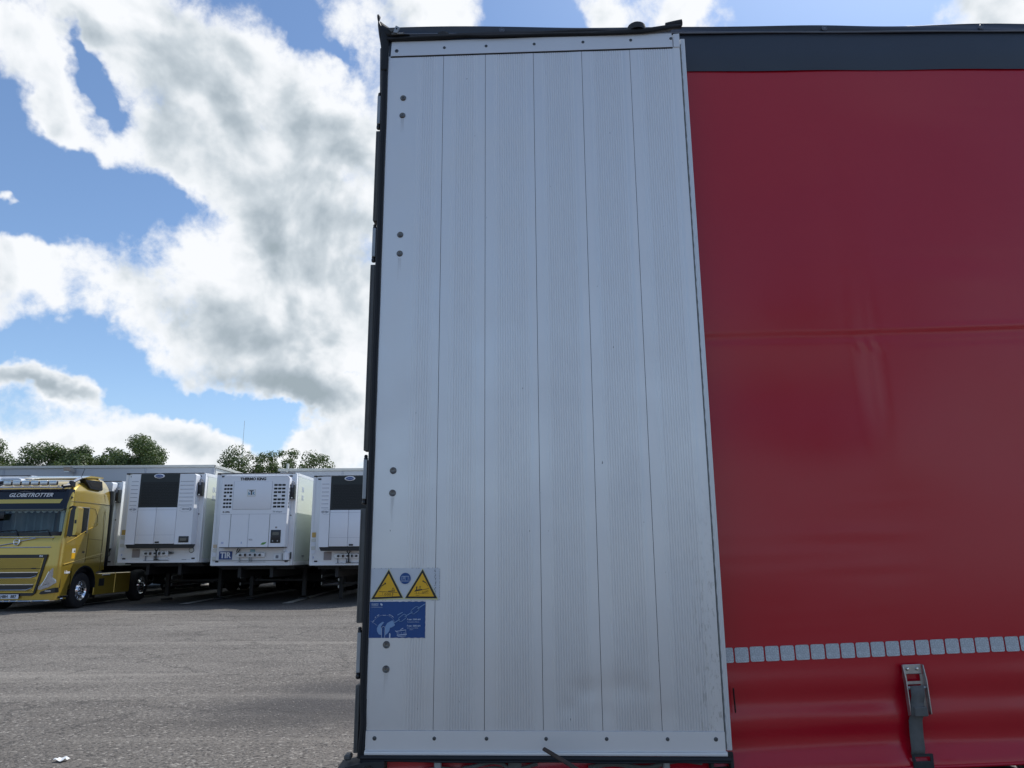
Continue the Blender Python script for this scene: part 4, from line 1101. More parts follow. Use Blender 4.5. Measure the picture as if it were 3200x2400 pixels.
def unit_split(root, z1=4.0):
    """cooling unit with an open black centre grille, ribbed side covers and two lower doors"""
    top = 3.955
    hs = MB().box(-.80, .46, -.34, -.01, 1.80, top, .03, 2).build('unit_housing', Mt['unit_dark'], root)
    for s_, xa, xb in ((-1, -1.09, -.79), (1, .445, .955)):
        mb = MB()
        pts = [(xa, 1.80), (xa, top - .03), (xa + .03, top), (xb, top), (xb, 1.80)] if s_ < 0 else [(xa, 1.80), (xa, top), (xb - .05, top), (xb, top - .05), (xb, 1.80)]
        mb.prism(pts, 'y', -.365, -.01)
        c_ = mb.build('side_cover', Mt['unit'], root)
        for i in range(7):
            z = 3.72 - i * .122
            MB().box(xa + .03, xb - .05, -.372, -.364, z - .008, z + .008, .003).build('louvre', Mt['seam_soft'], c_)
        # ring-shaped emblem with a worn word
        cx, cz = (xa + xb) / 2, 2.86
        mb = MB(); mb.ring((0, 0, 0), (0, 1, 0), .20, .006, 28, 4, rad(200), rad(520)); 
        o = mb.build('emblem', Mt['seam_soft'], root, T(cx + (.0 if s_ > 0 else .06), -.366, cz) @ Matrix.Diagonal((.95 if s_ > 0 else .7, 1, .42, 1)))
        text('lettering', 'VECTOR', .065, Mt['grey_lab'], root, cx, -.368, cz, 'CENTER', .2, .9, .002)
        MB().prism([(xb - .12, cz - .05), (xb - .05, cz), (xb - .12, cz + .05)], 'y', -.372, -.366).build('emblem_arrow', Mt['seam_soft'], root)
    # black grille
    gr = MB().box(-.785, .44, -.375, -.33, 2.93, top + .004, .01).build('grille_frame', Mt['unit_dark'], root)
    MB().box(-.72, .40, -.382, -.374, 2.98, 3.70, .004).build('grille', Mt['unit_black'], gr)
    mb = MB()
    for i in range(14): mb.box(-.70, .38, -.387, -.381, 3.01 + i * .049, 3.018 + i * .049)
    tag(mb.build('grille_bars', Mt['unit_dark'], gr), kind='stuff')
    mb = MB(); mb.lathe([(0, -.016), (.14, -.016), (.165, -.008), (.17, 0)], (0, 0, 0), (0, 1, 0), 28)
    bd = mb.build('badge', Mt['white_ink'], root, T(-.20, -.378, 3.885) @ Matrix.Diagonal((1, 1, .42, 1)))
    mb = MB(); mb.lathe([(0, -.022), (.118, -.022), (.122, -.014)], (0, 0, 0), (0, 1, 0), 28)
    MB_ = mb.build('badge_field', Mt['blue_ink'], bd)
    text('lettering', 'Carrier', .075, Mt['faint_blue'], root, -.20, -.402, 3.885, 'CENTER', .2, .85, .001)
    # lower doors
    MB().box(-.775, -.203, -.372, -.02, 1.815, 2.92, .012, 2).build('unit_door', Mt['unit'], root)
    MB().box(-.195, .435, -.372, -.02, 1.815, 2.92, .012, 2).build('unit_door', Mt['unit'], root)
    MB().box(-.76, .42, -.375, -.371, 2.84, 2.846).build('seam_line', Mt['seam_soft'], root)
    for zz in (2.08,): MB().box(-.76, .42, -.3745, -.371, zz, zz + .005).build('seam_line', Mt['seam_soft'], root)
    MB().prism([(-1.075, 1.80), (.95, 1.80), (.90, 1.685), (-1.02, 1.685)], 'y', -.33, -.02).build('unit_base', Mt['black_ink'], root)
    MB().box(-.15, -.02, -.385, -.370, 1.835, 1.885, .006).build('latch', Mt['black_ink'], root)
    d = MB().box(.575, .885, -.385, -.36, 1.85, 2.04, .012, 2).build('control_box', Mt['black_paint'], root)
    MB().box(.62, .82, -.390, -.384, 1.90, 1.99, .004).build('display', Mt['glass_dark'], d)
def unit_slot(root):
    """cooling unit with slotted side panels and a wide smooth centre cover"""
    top = 3.875
    hs = MB().prism([(-1.06, 1.70), (-1.065, top - .10), (-1.03, top - .03), (-.96, top), (.93, top), (1.0, top - .03), (1.03, top - .10), (.975, 1.70)], 'y', -.36, -.01).build('unit_housing', Mt['unit'], root)
    mb = MB(); mb.tube([(-1.055, -.345, 1.72), (-1.06, -.345, top - .10), (-1.03, -.345, top - .035), (-.96, -.345, top - .01), (.93, -.345, top - .01), (.995, -.345, top - .04), (1.02, -.345, top - .11), (.97, -.345, 1.72)], .022, 8); mb.build('housing_edge', Mt['unit'], hs)
    MB().box(-.695, .495, -.378, -.355, 2.845, 3.695, .01, 2).build('centre_cover', Mt['unit'], root)
    mb = MB(); 
    for z in (2.845, 3.697): mb.box(-.70, .50, -.3625, -.3600, z - .007, z + .001)
    for x in (-.702, .498): mb.box(x - .004, x + .004, -.3625, -.3600, 2.84, 3.70)
    mb.build('seam_line', Mt['seam_soft'], root)
    slot = MB().box(-.038, .038, -.012, .004, -.030, .030, .008, 1).mesh('vent_slot'); slot.materials.append(Mt['unit_black'])
    for side, xs_ in ((-1, (-.965, -.875, -.785)), (1, (.612, .738, .862))):
        for r in range(7):
            for q, x in enumerate(xs_):
                if r == 3 and q == 1: continue
                place('vent_slot', slot, root, T(x, -.356, 3.585 - r * .111) @ Matrix.Diagonal((1 if side < 0 else 1.4, 1, 1, 1)))
    for r in range(7):
        place('vent_slot', slot, root, T(1.0 - .006 * r * .5, -.26, 3.585 - r * .111) @ RZ(90) @ Matrix.Diagonal((.8, 1, 1, 1)) @ T(0, -.015, 0))
    text('lettering', 'THERMO KING', .118, Mt['black_ink'], root, -.115, -.362, 3.775, 'CENTER', .08, 1.02, .006)
    lg = MB().box(-.265, 0.0, -.386, -.377, 3.235, 3.455, .004).build('logo_plate', Mt['cream'], root)
    MB().box(-.245, -.02, -.3885, -.3855, 3.255, 3.435, .002).build('logo_frame', Mt['white_ink'], lg)
    text('lettering', 'T', .19, Mt['black_ink'], root, -.132, -.390, 3.345, 'CENTER', 0, 1.1, .006)
    text('lettering', 'b', .11, mat('teal_print', (0.02, 0.22, 0.33), .5), root, -.20, -.390, 3.325, 'CENTER', 0, 1.0, .004)
    text('lettering', 'K', .11, bpy.data.materials['teal_print'], root, -.062, -.390, 3.325, 'CENTER', 0, .9, .004)
    text('lettering', 'SL-200e', .068, Mt['black_ink'], root, -1.0, -.362, 2.763, 'LEFT', .15, 1.0, .002)
    text('lettering', 'TK-whisper', .066, Mt['grey_lab'], root, .555, -.362, 2.763, 'LEFT', .15, .95, .001)
    mb = MB(); mb.box(-1.05, .98, -.3625, -.3595, 2.692, 2.700); mb.build('seam_line', Mt['seam_soft'], root)
    for x, sf in ((-.725, 0), (-.16, 1), (.485, 0)):
        MB().box(x - .006, x + .006, -.3630, -.3590, 1.70, 2.69).build('seam_line', Mt['seam_soft'] if sf else Mt['seam'], root)
    MB().box(-1.04, .96, -.33, -.02, 1.675, 1.700, .004).build('unit_base', Mt['black_ink'], root)
    d = MB().box(.545, .855, -.375, -.355, 1.815, 2.21, .02, 2).build('control_box', Mt['black_paint'], root)
    MB().box(.60, .80, -.380, -.374, 2.05, 2.15, .004).build('display', Mt['glass_dark'], d)
    for x in (.62, .77): MB().cyl((x, -.382, 1.88), (x, -.372, 1.88), .022, 10).build('button', Mt['hinge'], d)
    MB().box(.67, .73, -.364, -.3595, 2.26, 2.31).build('small_label', Mt['taupe'], root)
    mb = MB(); mb.prism([(.25, 1.775), (.30, 1.83), (.37, 1.84), (.43, 1.85), (.40, 1.80), (.33, 1.765)], 'y', -.365, -.361); mb.build('leaf_mark', Mt['green'], root)
    text('lettering', 'X32', .07, Mt['grey_lab'], root, -.07, -.362, 1.92, 'CENTER', 0, 1, .001)
    for x in (-.97, -.93, -.36): MB().box(x, x + .03, -.364, -.3605, 1.80, 1.86).build('small_label', Mt['faint_blue'], root)
def lower_front(root, kind, dz=0.0):
    if kind == 'tir':
        p = MB().box(-1.01, -.605, -.02, -.006, 1.325, 1.575, .006).build('tir_plate', Mt['blue_ink'], root)
        MB().box(-1.0, -.615, -.0225, -.0195, 1.335, 1.340).build('plate_border', Mt['white_ink'], p)
        text('lettering', 'TIR', .24, Mt['white_ink'], root, -.8075, -.023, 1.452, 'CENTER', 0, .92, .008)
        couplings(root, -.46, .42, 1.395, 1.525, 0)
        mb = MB(); mb.box(-1.2, 1.0, -.03, -.004, 1.292, 1.300); mb.build('sill_line', Mt['black_ink'], root)
        mb = MB(); mb.box(.66, .92, -.02, -.004, 1.31, 1.50, .008); b_ = mb.build('socket_box', Mt['unit'], root)
        MB().box(.74, .82, -.04, -.018, 1.36, 1.45, .008).build('socket', Mt['grey_lab'], b_)
        mb = MB(); mb.cyl((1.08, -.09, 1.31), (1.08, -.09, 1.53), .10, 16); mb.build('canister', Mt['unit'], root)
        mb = MB(); mb.box(.95, .98, -.05, -.004, 1.30, 1.50); mb.box(1.19, 1.215, -.06, -.004, 1.34, 1.54); mb.box(.97, 1.17, -.06, -.004, 1.285, 1.30); mb.build('canister_strap', Mt['black_paint'], root)
        mb = MB(); mb.tube([(-.42, -.05, 1.67), (-.44, -.09, 1.58), (-.46, -.10, 1.48), (-.42, -.08, 1.53), (-.36, -.05, 1.64)], .014, 8); mb.build('air_hose', Mt['black_paint'], root)
        MB().box(-.06, .09, -.012, -.004, 1.555, 1.63).build('small_label', mat('pale_blue_label', (0.28, 0.48, 0.58), .6), root)
    else:
        MB().box(-.825, -.59, -.02, -.006, 1.41, 1.65, .006).build('cover_plate', Mt['taupe'], root)
        couplings(root, -.48, .33, 1.455, 1.60, 1)
        mb = MB(); mb.box(-.12, .02, -.05, -.004, 1.59, 1.70, .012); mb.build('hook_plate', Mt['white'], root)
        mb = MB(); mb.ring((-.05, -.08, 1.66), (0, 1, 0), .045, .014, 16, 6); mb.tube([(-.05, -.09, 1.62), (-.03, -.12, 1.54), (-.03, -.10, 1.36)], .018, 8); mb.box(-.09, .03, -.12, -.06, 1.335, 1.36); mb.build('air_hose', Mt['black_paint'], root)
        mb = MB(); mb.prism([(.36, 1.50), (.36, 1.58), (.42, 1.57), (.47, 1.54), (.42, 1.51)], 'y', -.12, -.004); mb.build('coupling_cap', Mt['black_paint'], root)
        mb = MB(); mb.box(.72, .86, -.014, -.004, 1.325, 1.345); mb.build('small_label', Mt['grey_lab'], root)
        MB().box(-.05, .30, -.03, -.02, 1.325, 1.335).build('pipe', Mt['grey_lab'], root)
        MB().box(.22, .31, -.04, -.02, 1.34, 1.40).build('small_label', Mt['white_ink'], root)
    m_ = MB(); m_.lathe([(0, -.05), (.055, -.05), (.062, -.03), (.072, -.028), (.075, -.004)], (1.0, 0, 1.62), (0, 1, 0), 20); r_ = m_.build('round_cap', Mt['cream'] if kind != 'tir' else Mt['unit'], root)
    if kind != 'tir':
        mb = MB(); mb.ring((1.0, -.02, 1.62), (0, 1, 0), .072, .010, 20, 6); mb.build('cap_ring', Mt['rubber_dusty'], r_)
    # faded labels down the left edge
    MB().box(-1.215, -1.10, -.016, -.0005 - .004, 2.09 if kind != 'tir' else 1.68, 2.24 if kind != 'tir' else 1.78, .003).build('orange_label', Mt['orange'] if kind != 'tir' else mat('pale_orange_label', (0.62, 0.50, 0.36), .6), root)
    z = 2.07 if kind != 'tir' else 1.665
    for i in range(4 if kind != 'tir' else 3):
        MB().box(-1.225, -1.10, -.014, -.0045, z - .115, z - .01, .003).build('small_label', Mt['cream'] if i % 2 == 0 else Mt['white_ink'], root); z -= .12
    MB().box(-1.16, -1.13, -.012, -.004, 1.46, 1.52).build('small_label', Mt['faint_blue'], root)
def side_marks(root, hw, z1):
    text('lettering', 'EK', .22, Mt['faint_blue'], root, 0, 0, 0, 'LEFT', 0, 1, .003, .001, M=T(hw + .0145, .55, z1 - .48) @ RZ(90) )
    text('lettering', 'EK', .22, Mt['faint_blue'], root, 0, 0, 0, 'LEFT', 0, 1, .003, .001, M=T(hw + .0145, .55, z1 - .74) @ RZ(90))
    text('lettering', 'SKO 24', .07, Mt['grey_lab'], root, 0, 0, 0, 'LEFT', 0, 1, .001, .001, M=T(hw + .0145, .9, 1.42) @ RZ(90))
HW = 1.245
def reefer(kind, X, Y, Z, yaw, label, zb=1.25, zt=3.97, Lb=13.4):
    root = empty('refrigerated_trailer', T(X, Y, Z) @ RZ(yaw))
    tag(root, label, 'trailer', 'white refrigerated trailers parked in a row')
    frame_front(root, Lb, zb, zt, HW)
    running_gear(root, Lb, zb, HW)
    before = set(root.children)
    (unit_slot if kind == 'slot' else unit_split)(root)
    bpy.context.view_layer.update()
    A_ = T(.165 if kind != 'slot' else .12, 0, 1.52) @ Matrix.Diagonal((.985, 1, .985, 1)) @ T(0, 0, -1.52)
    for ch in root.children:
        if ch not in before: ch.matrix_local = A_ @ ch.matrix_local
    lower_front(root, 'tir' if kind == 'slot' else 'plain')
    doc_tube(root, 1.175 if kind != 'slot' else 1.185, 3.78 if kind != 'slot' else 3.68, 3.26 if kind != 'slot' else 3.14)
    side_marks(root, HW, zt)
    return root
YAW = -0.8
ra = reefer('split', -10.84, 23.1, GZ, YAW, 'white refrigerated trailer with black centre grille, just right of the gold truck')
rb = reefer('slot', -7.99, 23.1, GZ, YAW, 'white refrigerated trailer with slotted cooling unit and blue TIR plate', zb=1.145, zt=3.955)
rc = copy_tree(ra); rc.location = (-4.97, 23.1, GZ - .115)
rc['label'] = 'white refrigerated trailer with black centre grille, partly hidden by the open silver door'
rg = copy_tree(ra); rg.location = (-14.17, 24.55, GZ - .10)
rg['label'] = 'white refrigerated trailer coupled behind the gold truck, showing only its right edge'
re_ = copy_tree(rb); re_.location = (-17.45, 24.9, GZ + .16)
re_['label'] = 'white refrigerated trailer roof showing at the left edge, behind the row of roof lamps'
#@@REEFER_END

# ================================================================== warehouse halls, trees, mast
def hall(X0h, X1h, Y, H, depth, first, step, label, cap='wall_panel', side='right', light=None):
    root = empty('warehouse', T(X0h, Y, 0))
    tag(root, label, 'building')
    Wd = X1h - X0h
    MB().box(.02, Wd - .02, .12, depth, 0, H - .12).build('core', Mt['hall_grey'], root)
    x = first
    edges = [0.0]
    while x < Wd: 
        if x > 0.3: edges.append(x)
        x += step
    edges.append(Wd)
    for a, b_ in zip(edges[:-1], edges[1:]):
        MB().box(a + .012, b_ - .012, 0, .11, 0, H - .14, .006).build('wall_panel', Mt['hall_grey'], root)
        MB().box(b_ - .05, b_ + .05, -.02, .05, 0, H - .14, .006).build('cover_strip', Mt['hall_strip'], root)
    y = .3
    while y < depth:
        y2 = min(depth, y + 6)
        for xx in (Wd - .1, -.01):
            MB().box(xx, xx + .11, y + .012, y2 - .012, 0, H - .14, .006).build('wall_panel', Mt['hall_white'], root)
        y = y2
    MB().box(-.08, Wd + .08, -.08, .06, H - .13, H, .01).build('parapet_trim', Mt['hall_trim'], root)
    MB().box(Wd - .06, Wd + .08, -.07, depth, H - .125, H + .004, .01).build('parapet_trim', Mt['hall_trim'], root)
    MB().box(0, Wd, .06, depth, H - .16, H - .08).build('roof', Mt['hall_trim'], root)
    return root
Mt['hall_grey'] = mat('grey_sandwich_panel', (0.40, 0.43, 0.47), 0.5, var=.04, vscale=.4)
Mt['hall_white'] = mat('white_sandwich_panel', (0.62, 0.64, 0.62), 0.5, var=.04, vscale=.4)
Mt['hall_strip'] = mat('panel_cover_strip', (0.33, 0.36, 0.41), 0.5)
Mt['hall_trim'] = mat('parapet_trim', (0.50, 0.51, 0.48), 0.5, var=.06)
h1 = hall(-37, -15.45, 38, 6.06, 34, 10.75, 3.65, 'long light grey warehouse behind the gold truck, its roof edge level above the trailers')
h2 = hall(-11.9, 12, 37.7, 5.80, 22, 3.2, 3.9, 'lower grey warehouse on the right, seen above the trailer row beside the silver door')
# downpipe stub on the second hall's edge
MB().box(.35, .45, -.12, .02, 5.6, 6.05, .01).build('vent_stub', Mt['hall_trim'], h2)
fl = MB().prism([(-.10, 0), (.45, -.10), (.45, -.22), (-.02, -.20)], 'x', -.17, .17).build('floodlight', Mt['steel'], h1, T(-22.65 + 37, -.55, 5.92))
MB().box(-.12, .12, -.06, .30, -.235, -.205).build('lens', Mt['lamp'], fl)
MB().cyl((-22.75 + 37, -.1, 6.0), (-22.65 + 37, -.35, 5.86), .025).build('lamp_arm', Mt['black_paint'], h1)

leafm = bpy.data.materials.new('leaves'); leafm.use_nodes = True
N = NT(leafm.node_tree); b = leafm.node_tree.nodes['Principled BSDF']
b.inputs['Roughness'].default_value = 0.55
tcn = N.n('ShaderNodeTexCoord'); gi = N.n('ShaderNodeNewGeometry')
cc = N.mix(gi.outputs['Random Per Island'], (0.034, 0.068, 0.022, 1), (0.105, 0.165, 0.055, 1))
cc = N.mix(N.maprange(N.noise(tcn.outputs['Object'], .35, 4, .6), .35, .65, 0, .6), cc, (0.085, 0.11, 0.035, 1))
N.link(cc, b.inputs['Base Color'])
b.inputs['Subsurface Weight'].default_value = 0.0
tl = N.n('ShaderNodeBsdfTranslucent'); tl.inputs['Color'].default_value = (0.10, 0.15, 0.03, 1)
ms = N.n('ShaderNodeMixShader'); ms.inputs[0].default_value = 0.30
N.link(b.outputs[0], ms.inputs[1]); N.link(tl.outputs[0], ms.inputs[2]); N.link(ms.outputs[0], leafm.node_tree.nodes['Material Output'].inputs[0])
leafl = leafm.copy(); leafl.name = 'light_leaves'
for nd in leafl.node_tree.nodes:
    if nd.type == 'MIX' and nd.inputs[6].default_value[0] < .03: nd.inputs[6].default_value = (0.05, 0.075, 0.02, 1); nd.inputs[7].default_value = (0.13, 0.17, 0.05, 1)
Mt['bark'] = mat('bark', (0.07, 0.055, 0.045), 0.9, var=.4, vscale=4, bump=.03, bscale=6)
def tree(x, y, h, rx, dense, label, light=False, cat='tree', base=None, seed=0):
    rn = random.Random(100 + seed)
    root = empty('deciduous_tree', T(x, y, 0))
    tag(root, label, 'tree', 'trees behind the warehouses')
    mb = MB()
    mb.tube([(0, 0, -.1), (.1, 0, h * .25), (-.1, .1, h * .5), (0, 0, h * .85)], .30, 8, r2=.05)
    lobes = []
    nl = 64 if dense else 34
    cz, hz = h * (.60 if dense else .66), h * (.40 if dense else .34)
    if base: cz, hz = h * (1 + base) / 2, h * (1 - base) / 2
    for i in range(nl):
        d = Vector((rn.gauss(0, 1), rn.gauss(0, 1), rn.gauss(0, 1))).normalized() * (rn.random() ** .38)
        R_ = rx * (rn.uniform(.22, .34) if dense else rn.uniform(.18, .28))
        wob = 1 + .38 * mnoise.noise(d * 1.7 + Vector((seed * 3.1, 0, 0)))
        c_ = Vector((d.x * (rx - R_ * .6) * wob, d.y * (rx - R_ * .6) * wob, cz + d.z * (hz - R_ * .7) * wob))
        lobes.append((c_, R_))
    lobes.append((Vector((rn.uniform(-.15, .15) * rx, 0, h - rx * .28)), rx * .28))
    for c_, R_ in lobes[:14]:
        m0 = Vector((0, 0, c_.z * .62)); mb.tube([m0, m0.lerp(c_, .5) + Vector((0, 0, .2)), c_], .09, 5, r2=.02)
    mb.build('trunk', Mt['bark'], root)
    mb = MB(); verts = []; faces = []
    nleaf = int((800 if dense else 380))
    for c_, R_ in lobes:
        for j in range(int(nleaf * (R_ / (rx * .33)) ** 2)):
            d = Vector((rn.gauss(0, 1), rn.gauss(0, 1), rn.gauss(0, 1))).normalized()
            rr = R_ * (rn.random() ** .35) * (1.0 + .22 * rn.random())
            p = c_ + Vector((d.x * rr, d.y * rr, d.z * rr * .82))
            s_ = rn.uniform(.08, .17) * (1.0 if dense else .9)
            n_ = (d + Vector((rn.uniform(-.8, .8), rn.uniform(-.8, .8), rn.uniform(-.3, .9)))).normalized()
            t1 = n_.orthogonal().normalized(); t1.rotate(Matrix.Rotation(rn.random() * 6.28, 3, n_)); t2 = n_.cross(t1)
            k = len(verts)
            verts += [p - t1 * s_, p + t2 * s_ * .6, p + t1 * s_, p - t2 * s_ * .6]
            faces.append((k, k + 1, k + 2, k + 3))
    me = bpy.data.meshes.new('crown'); me.from_pydata(verts, [], faces); me.materials.append(leafl if light else leafm)
    mb.bm.free()
    place('crown', me, root)
YT = 85
specs = [(-60.5, 86, 15.3, 3.0, 1, 'dark tree at the far left edge, taller than the hedge-like trees beside it', 0),
 (-55.2, 85, 14.4, 3.2, 1, 'broad mid-green tree, second from the left above the warehouse roof', 1),
 (-52.0, 86, 13.9, 2.5, 1, 'mid-green tree with a feathery top, third from the left', 0),
 (-49.4, 84, 14.0, 2.3, 1, 'round tree behind the warehouse floodlight', 0),
 (-46.6, 86, 14.0, 2.6, 1, 'low wide tree just left of the tallest dark tree', 0),
 (-42.4, 84, 15.2, 3.0, 1, 'tallest dark dense tree at the corner end of the long warehouse', 0)]
for i, (x, y, h, rx, dn, lb, lt) in enumerate(specs): tree(x, y, h, rx * 1.45, dn, lb, bool(lt), seed=i)
for i, (x, y, h, rx, lb) in enumerate([(-31.6, 85, 14.1, 2.5, 'sparse light-green tree right beside the thin radio mast'), (-29.8, 87, 13.4, 2.0, 'narrow sparse tree just right of the one beside the mast'), (-28.0, 86, 13.4, 2.0, 'thin airy tree with sky showing through, between two fuller ones'),
      (-25.4, 84, 13.4, 1.9, 'small sparse light-green tree, second from the right'), (-23.0, 85, 13.3, 2.4, 'rounded light-green tree at the right end above the second warehouse')]):
    tree(x, y, h, rx * 1.45, 0, lb, True, seed=20 + i)
tree(13.3, -22, 10.2, 2.9, 1, 'unseen dark tree across the yard, added for the dim patch it mirrors in the red curtain', seed=40, base=.56)  # unseen tree, added only to darken a patch of the curtain's reflection
mast = empty('radio_mast', T(-33.2, 90, 0)); tag(mast, 'thin grey radio mast standing behind the sparse trees', 'mast')
MB().cyl((0, 0, 0), (0, 0, 15.0), .06, 8, .04).build('pole', Mt['steel'], mast)
MB().cyl((0, 0, 15.0), (0, 0, 17.6), .025, 6).build('antenna', Mt['steel'], mast)

# ================================================================== the gold tractor unit
def truck(X, Y, Z, yaw, label, P, group='tractor units', full=True):
    root = empty('truck', T(X, Y, Z) @ RZ(yaw)); tag(root, label, 'truck', group)
    def lerp_tab(tab, z):
        for (z0, v0), (z1, v1) in zip(tab[:-1], tab[1:]):
            if z <= z1: return v0 + (v1 - v0) * max(0, (z - z0) / (z1 - z0))
        return tab[-1][1]
    YF = [(.3, .04), (1.2, .0), (1.9, .03), (2.02, .06), (2.82, .20), (3.30, .28), (3.42, .40), (3.58, .72), (3.70, 1.15), (3.80, 1.75), (3.84, 2.2)]
    HX = [(.3, 1.22), (1.2, 1.25), (2.0, 1.25), (2.9, 1.235), (3.3, 1.20), (3.5, 1.13), (3.65, 1.04), (3.76, .92), (3.84, .72)]
    RC = [(.3, .14), (1.9, .15), (2.1, .12), (3.3, .15), (3.6, .30), (3.84, .4)]
    def plan(z, yb, nf=10):
        yf, hx, rc = lerp_tab(YF, z), lerp_tab(HX, z), lerp_tab(RC, z)
        pts = []
        for i in range(7):
            a = rad(180 + 90 * i / 6); pts.append((-hx + rc + rc * math.cos(a), yf + rc + rc * math.sin(a)))
        for i in range(1, nf): pts.append((-hx + rc + (2 * hx - 2 * rc) * i / nf, yf - .03 * math.sin(PI * i / nf)))
        for i in range(7):
            a = rad(270 + 90 * i / 6); pts.append((hx - rc + rc * math.cos(a), yf + rc + rc * math.sin(a)))
        rr = .05
        pts += [(hx, yb - rr), (hx - rr * .3, yb - rr * .3), (hx - rr, yb), (-hx + rr, yb), (-hx + rr * .3, yb - rr * .3), (-hx, yb - rr)]
        return pts
    def loft(z0, z1, yb, name, m_, n=30, zs=None, skip=None, cap=True, ybf=None):
        zs = zs or [z0 + (z1 - z0) * i / n for i in range(n + 1)]
        mb = MB(); rows = []
        for z in zs: rows.append([mb.bm.verts.new((x, y, z)) for x, y in plan(z, (ybf(z) if ybf else yb))])
        m = len(rows[0])
        for i in range(len(rows) - 1):
            for k in range(m):
                if skip and skip(k, (zs[i] + zs[i + 1]) / 2): continue
                mb.bm.faces.new([rows[i][k], rows[i][(k + 1) % m], rows[i + 1][(k + 1) % m], rows[i + 1][k]])
        if cap: mb.bm.faces.new(rows[0]); mb.bm.faces.new(rows[-1][::-1])
        return mb.build(name, m_, root, angle=32)
    zs = sorted(set([1.16 + i * .06 for i in range(14)] + [2.03] + [2.09 + i * .06 for i in range(12)] + [2.82] + [2.9 + i * .05 for i in range(19)] + [3.84]))
    cab = loft(1.16, 3.84, 2.28, 'cab', P, zs=zs, skip=lambda k, z: 2.03 < z < 2.82 and 5 <= k <= 16)
    # rear deflector
    MB().box(1.10, 1.235, 2.29, 2.50, 1.15, 3.45, .04, 2).build('side_deflector', Mt['black_paint'], root)
    MB().box(-1.235, -1.10, 2.29, 2.50, 1.15, 3.45, .04, 2).build('side_deflector', Mt['black_paint'], root)
    mb = MB(); mb.prism([(1.2, 3.74), (2.30, 3.83), (2.30, 3.86), (1.6, 3.845)], 'x', -.90, .90); mb.build('roof_spoiler', P, root)
    # bumper block ahead of the wheels, with the lower corners
    loft(.30, 1.16, .64, 'bumper', P, n=10, ybf=lambda z: .64 if z > .7 else .58)
    # lower cab behind the arch
    for s_ in (-1, 1):
        MB().prism([(1.80, 1.16), (1.80, .99), (2.27, 1.06), (2.27, 1.16)], 'x', s_ * 1.02, s_ * 1.245).build('step_panel', P, root)
    # interior behind the windscreen
    MB().box(-1.14, 1.14, .95, 1.0, 1.9, 3.0).build('cabin_rear', Mt['interior'], root)
    MB().box(-1.14, 1.14, .22, 1.0, 1.95, 2.04, .04).build('dashboard', Mt['interior'], root)
    for s_ in (-1, 1): MB().box(s_ * .55 - .22, s_ * .55 + .22, .75, .9, 2.0, 2.75, .08, 2).build('seat_back', Mt['interior'], root)
    mb = MB()
    mb.grid(lambda u, v: (-1.05 + 2.1 * u, .30 + .015 * math.sin(u * 130), 2.83 - v * (.10 + .055 * abs(math.sin(u * PI * 12)))), 240, 4)
    mb.build('cab_curtain', Mt['curtain_cloth'], root)
    for s_ in (-1, 1):
        mb = MB(); mb.grid(lambda u, v: (s_ * (.90 + .16 * u), .34 + .02 * math.sin(u * 30), 2.82 - .75 * v + .0), 12, 8)
        mb.build('cab_curtain', Mt['curtain_cloth'], root)
    mb = MB(); mb.grid(lambda u, v: (-.62 + 1.2 * u, .55 + .06 * math.sin(u * 40), 2.72 - .60 * v), 30, 4); mb.build('cab_curtain', Mt['interior'], root)
    # windscreen
    def wy(x, z): 
        return lerp_tab(YF, z) - .03 * math.sin(PI * max(0, min(1, (x + 1.05) / 2.1))) - .006
    mb = MB(); mb.grid(lambda u, v: ((-1.09 + 2.18 * u) * (1.0 - .03 * v), wy((-1.09 + 2.18 * u), 2.03 + .80 * v) + .10 * max(0, abs(u - .5) * 2 - .88) / .12, 2.025 + .80 * v), 24, 8)
    mb.build('windscreen', Mt['glass'], root)
    mb = MB()
    mb.grid(lambda u, v: (-1.10 + 2.20 * u, wy(-1.05 + 2.1 * u, 2.07) - .004 + .11 * max(0, abs(u - .5) * 2 - .88) / .12, 2.005 + (.115 + .05 * max(0, u * 2 - 1.5)) * v), 24, 2); mb.build('windscreen_surround', Mt['black_paint'], root)
    mb = MB(); mb.grid(lambda u, v: ((-1.20 + 2.40 * u), lerp_tab(YF, 2.80 + .5 * v) - .03 * math.sin(PI * u) - .045 + .15 * (max(0, abs(u - .5) * 2 - .86) / .14) ** 2, 2.775 + .565 * v), 40, 10)
    vz = mb.build('sun_visor', Mt['visor'], root)
    def vy(x, z): return lerp_tab(YF, z) - .03 * math.sin(PI * (x + 1.13) / 2.26) - .045
    mb = MB(); mb.grid(lambda u, v: (-1.0 + (1.94 + .06 * v) * u, vy(-1.0 + 1.95 * u, 2.94 + .11 * v) - .010, 2.935 + .115 * v), 20, 2)
    mb.build('visor_stripe', P if P is not Mt['darkpaint'] else Mt['black_paint'], vz)
    if full:
        text('lettering', 'GLOBETROTTER', .150, Mt['white_ink'], vz, .155, 0, 0, 'CENTER', .35, 1.12, .003, .004, M=T(-.08, vy(.1, 3.17) - .015, 3.165) @ RX(-9))
        mb = MB(); pts = [(-.40 + .05 * i, vy(-.4 + .05 * i, 3.25) - .016, 3.215 + .06 * math.sin(i / 12 * PI)) for i in range(13)]; mb.tube(pts, .0045, 5); mb.build('swoosh', Mt['grey_lab'], vz)
    mb = MB(); mb.grid(lambda u, v: (-1.06 + 2.12 * u, wy(-1.05 + 2.1 * u, 2.76) - .03, 2.735 + .045 * v), 20, 1); mb.build('visor_lip', Mt['glass_dark'], root)
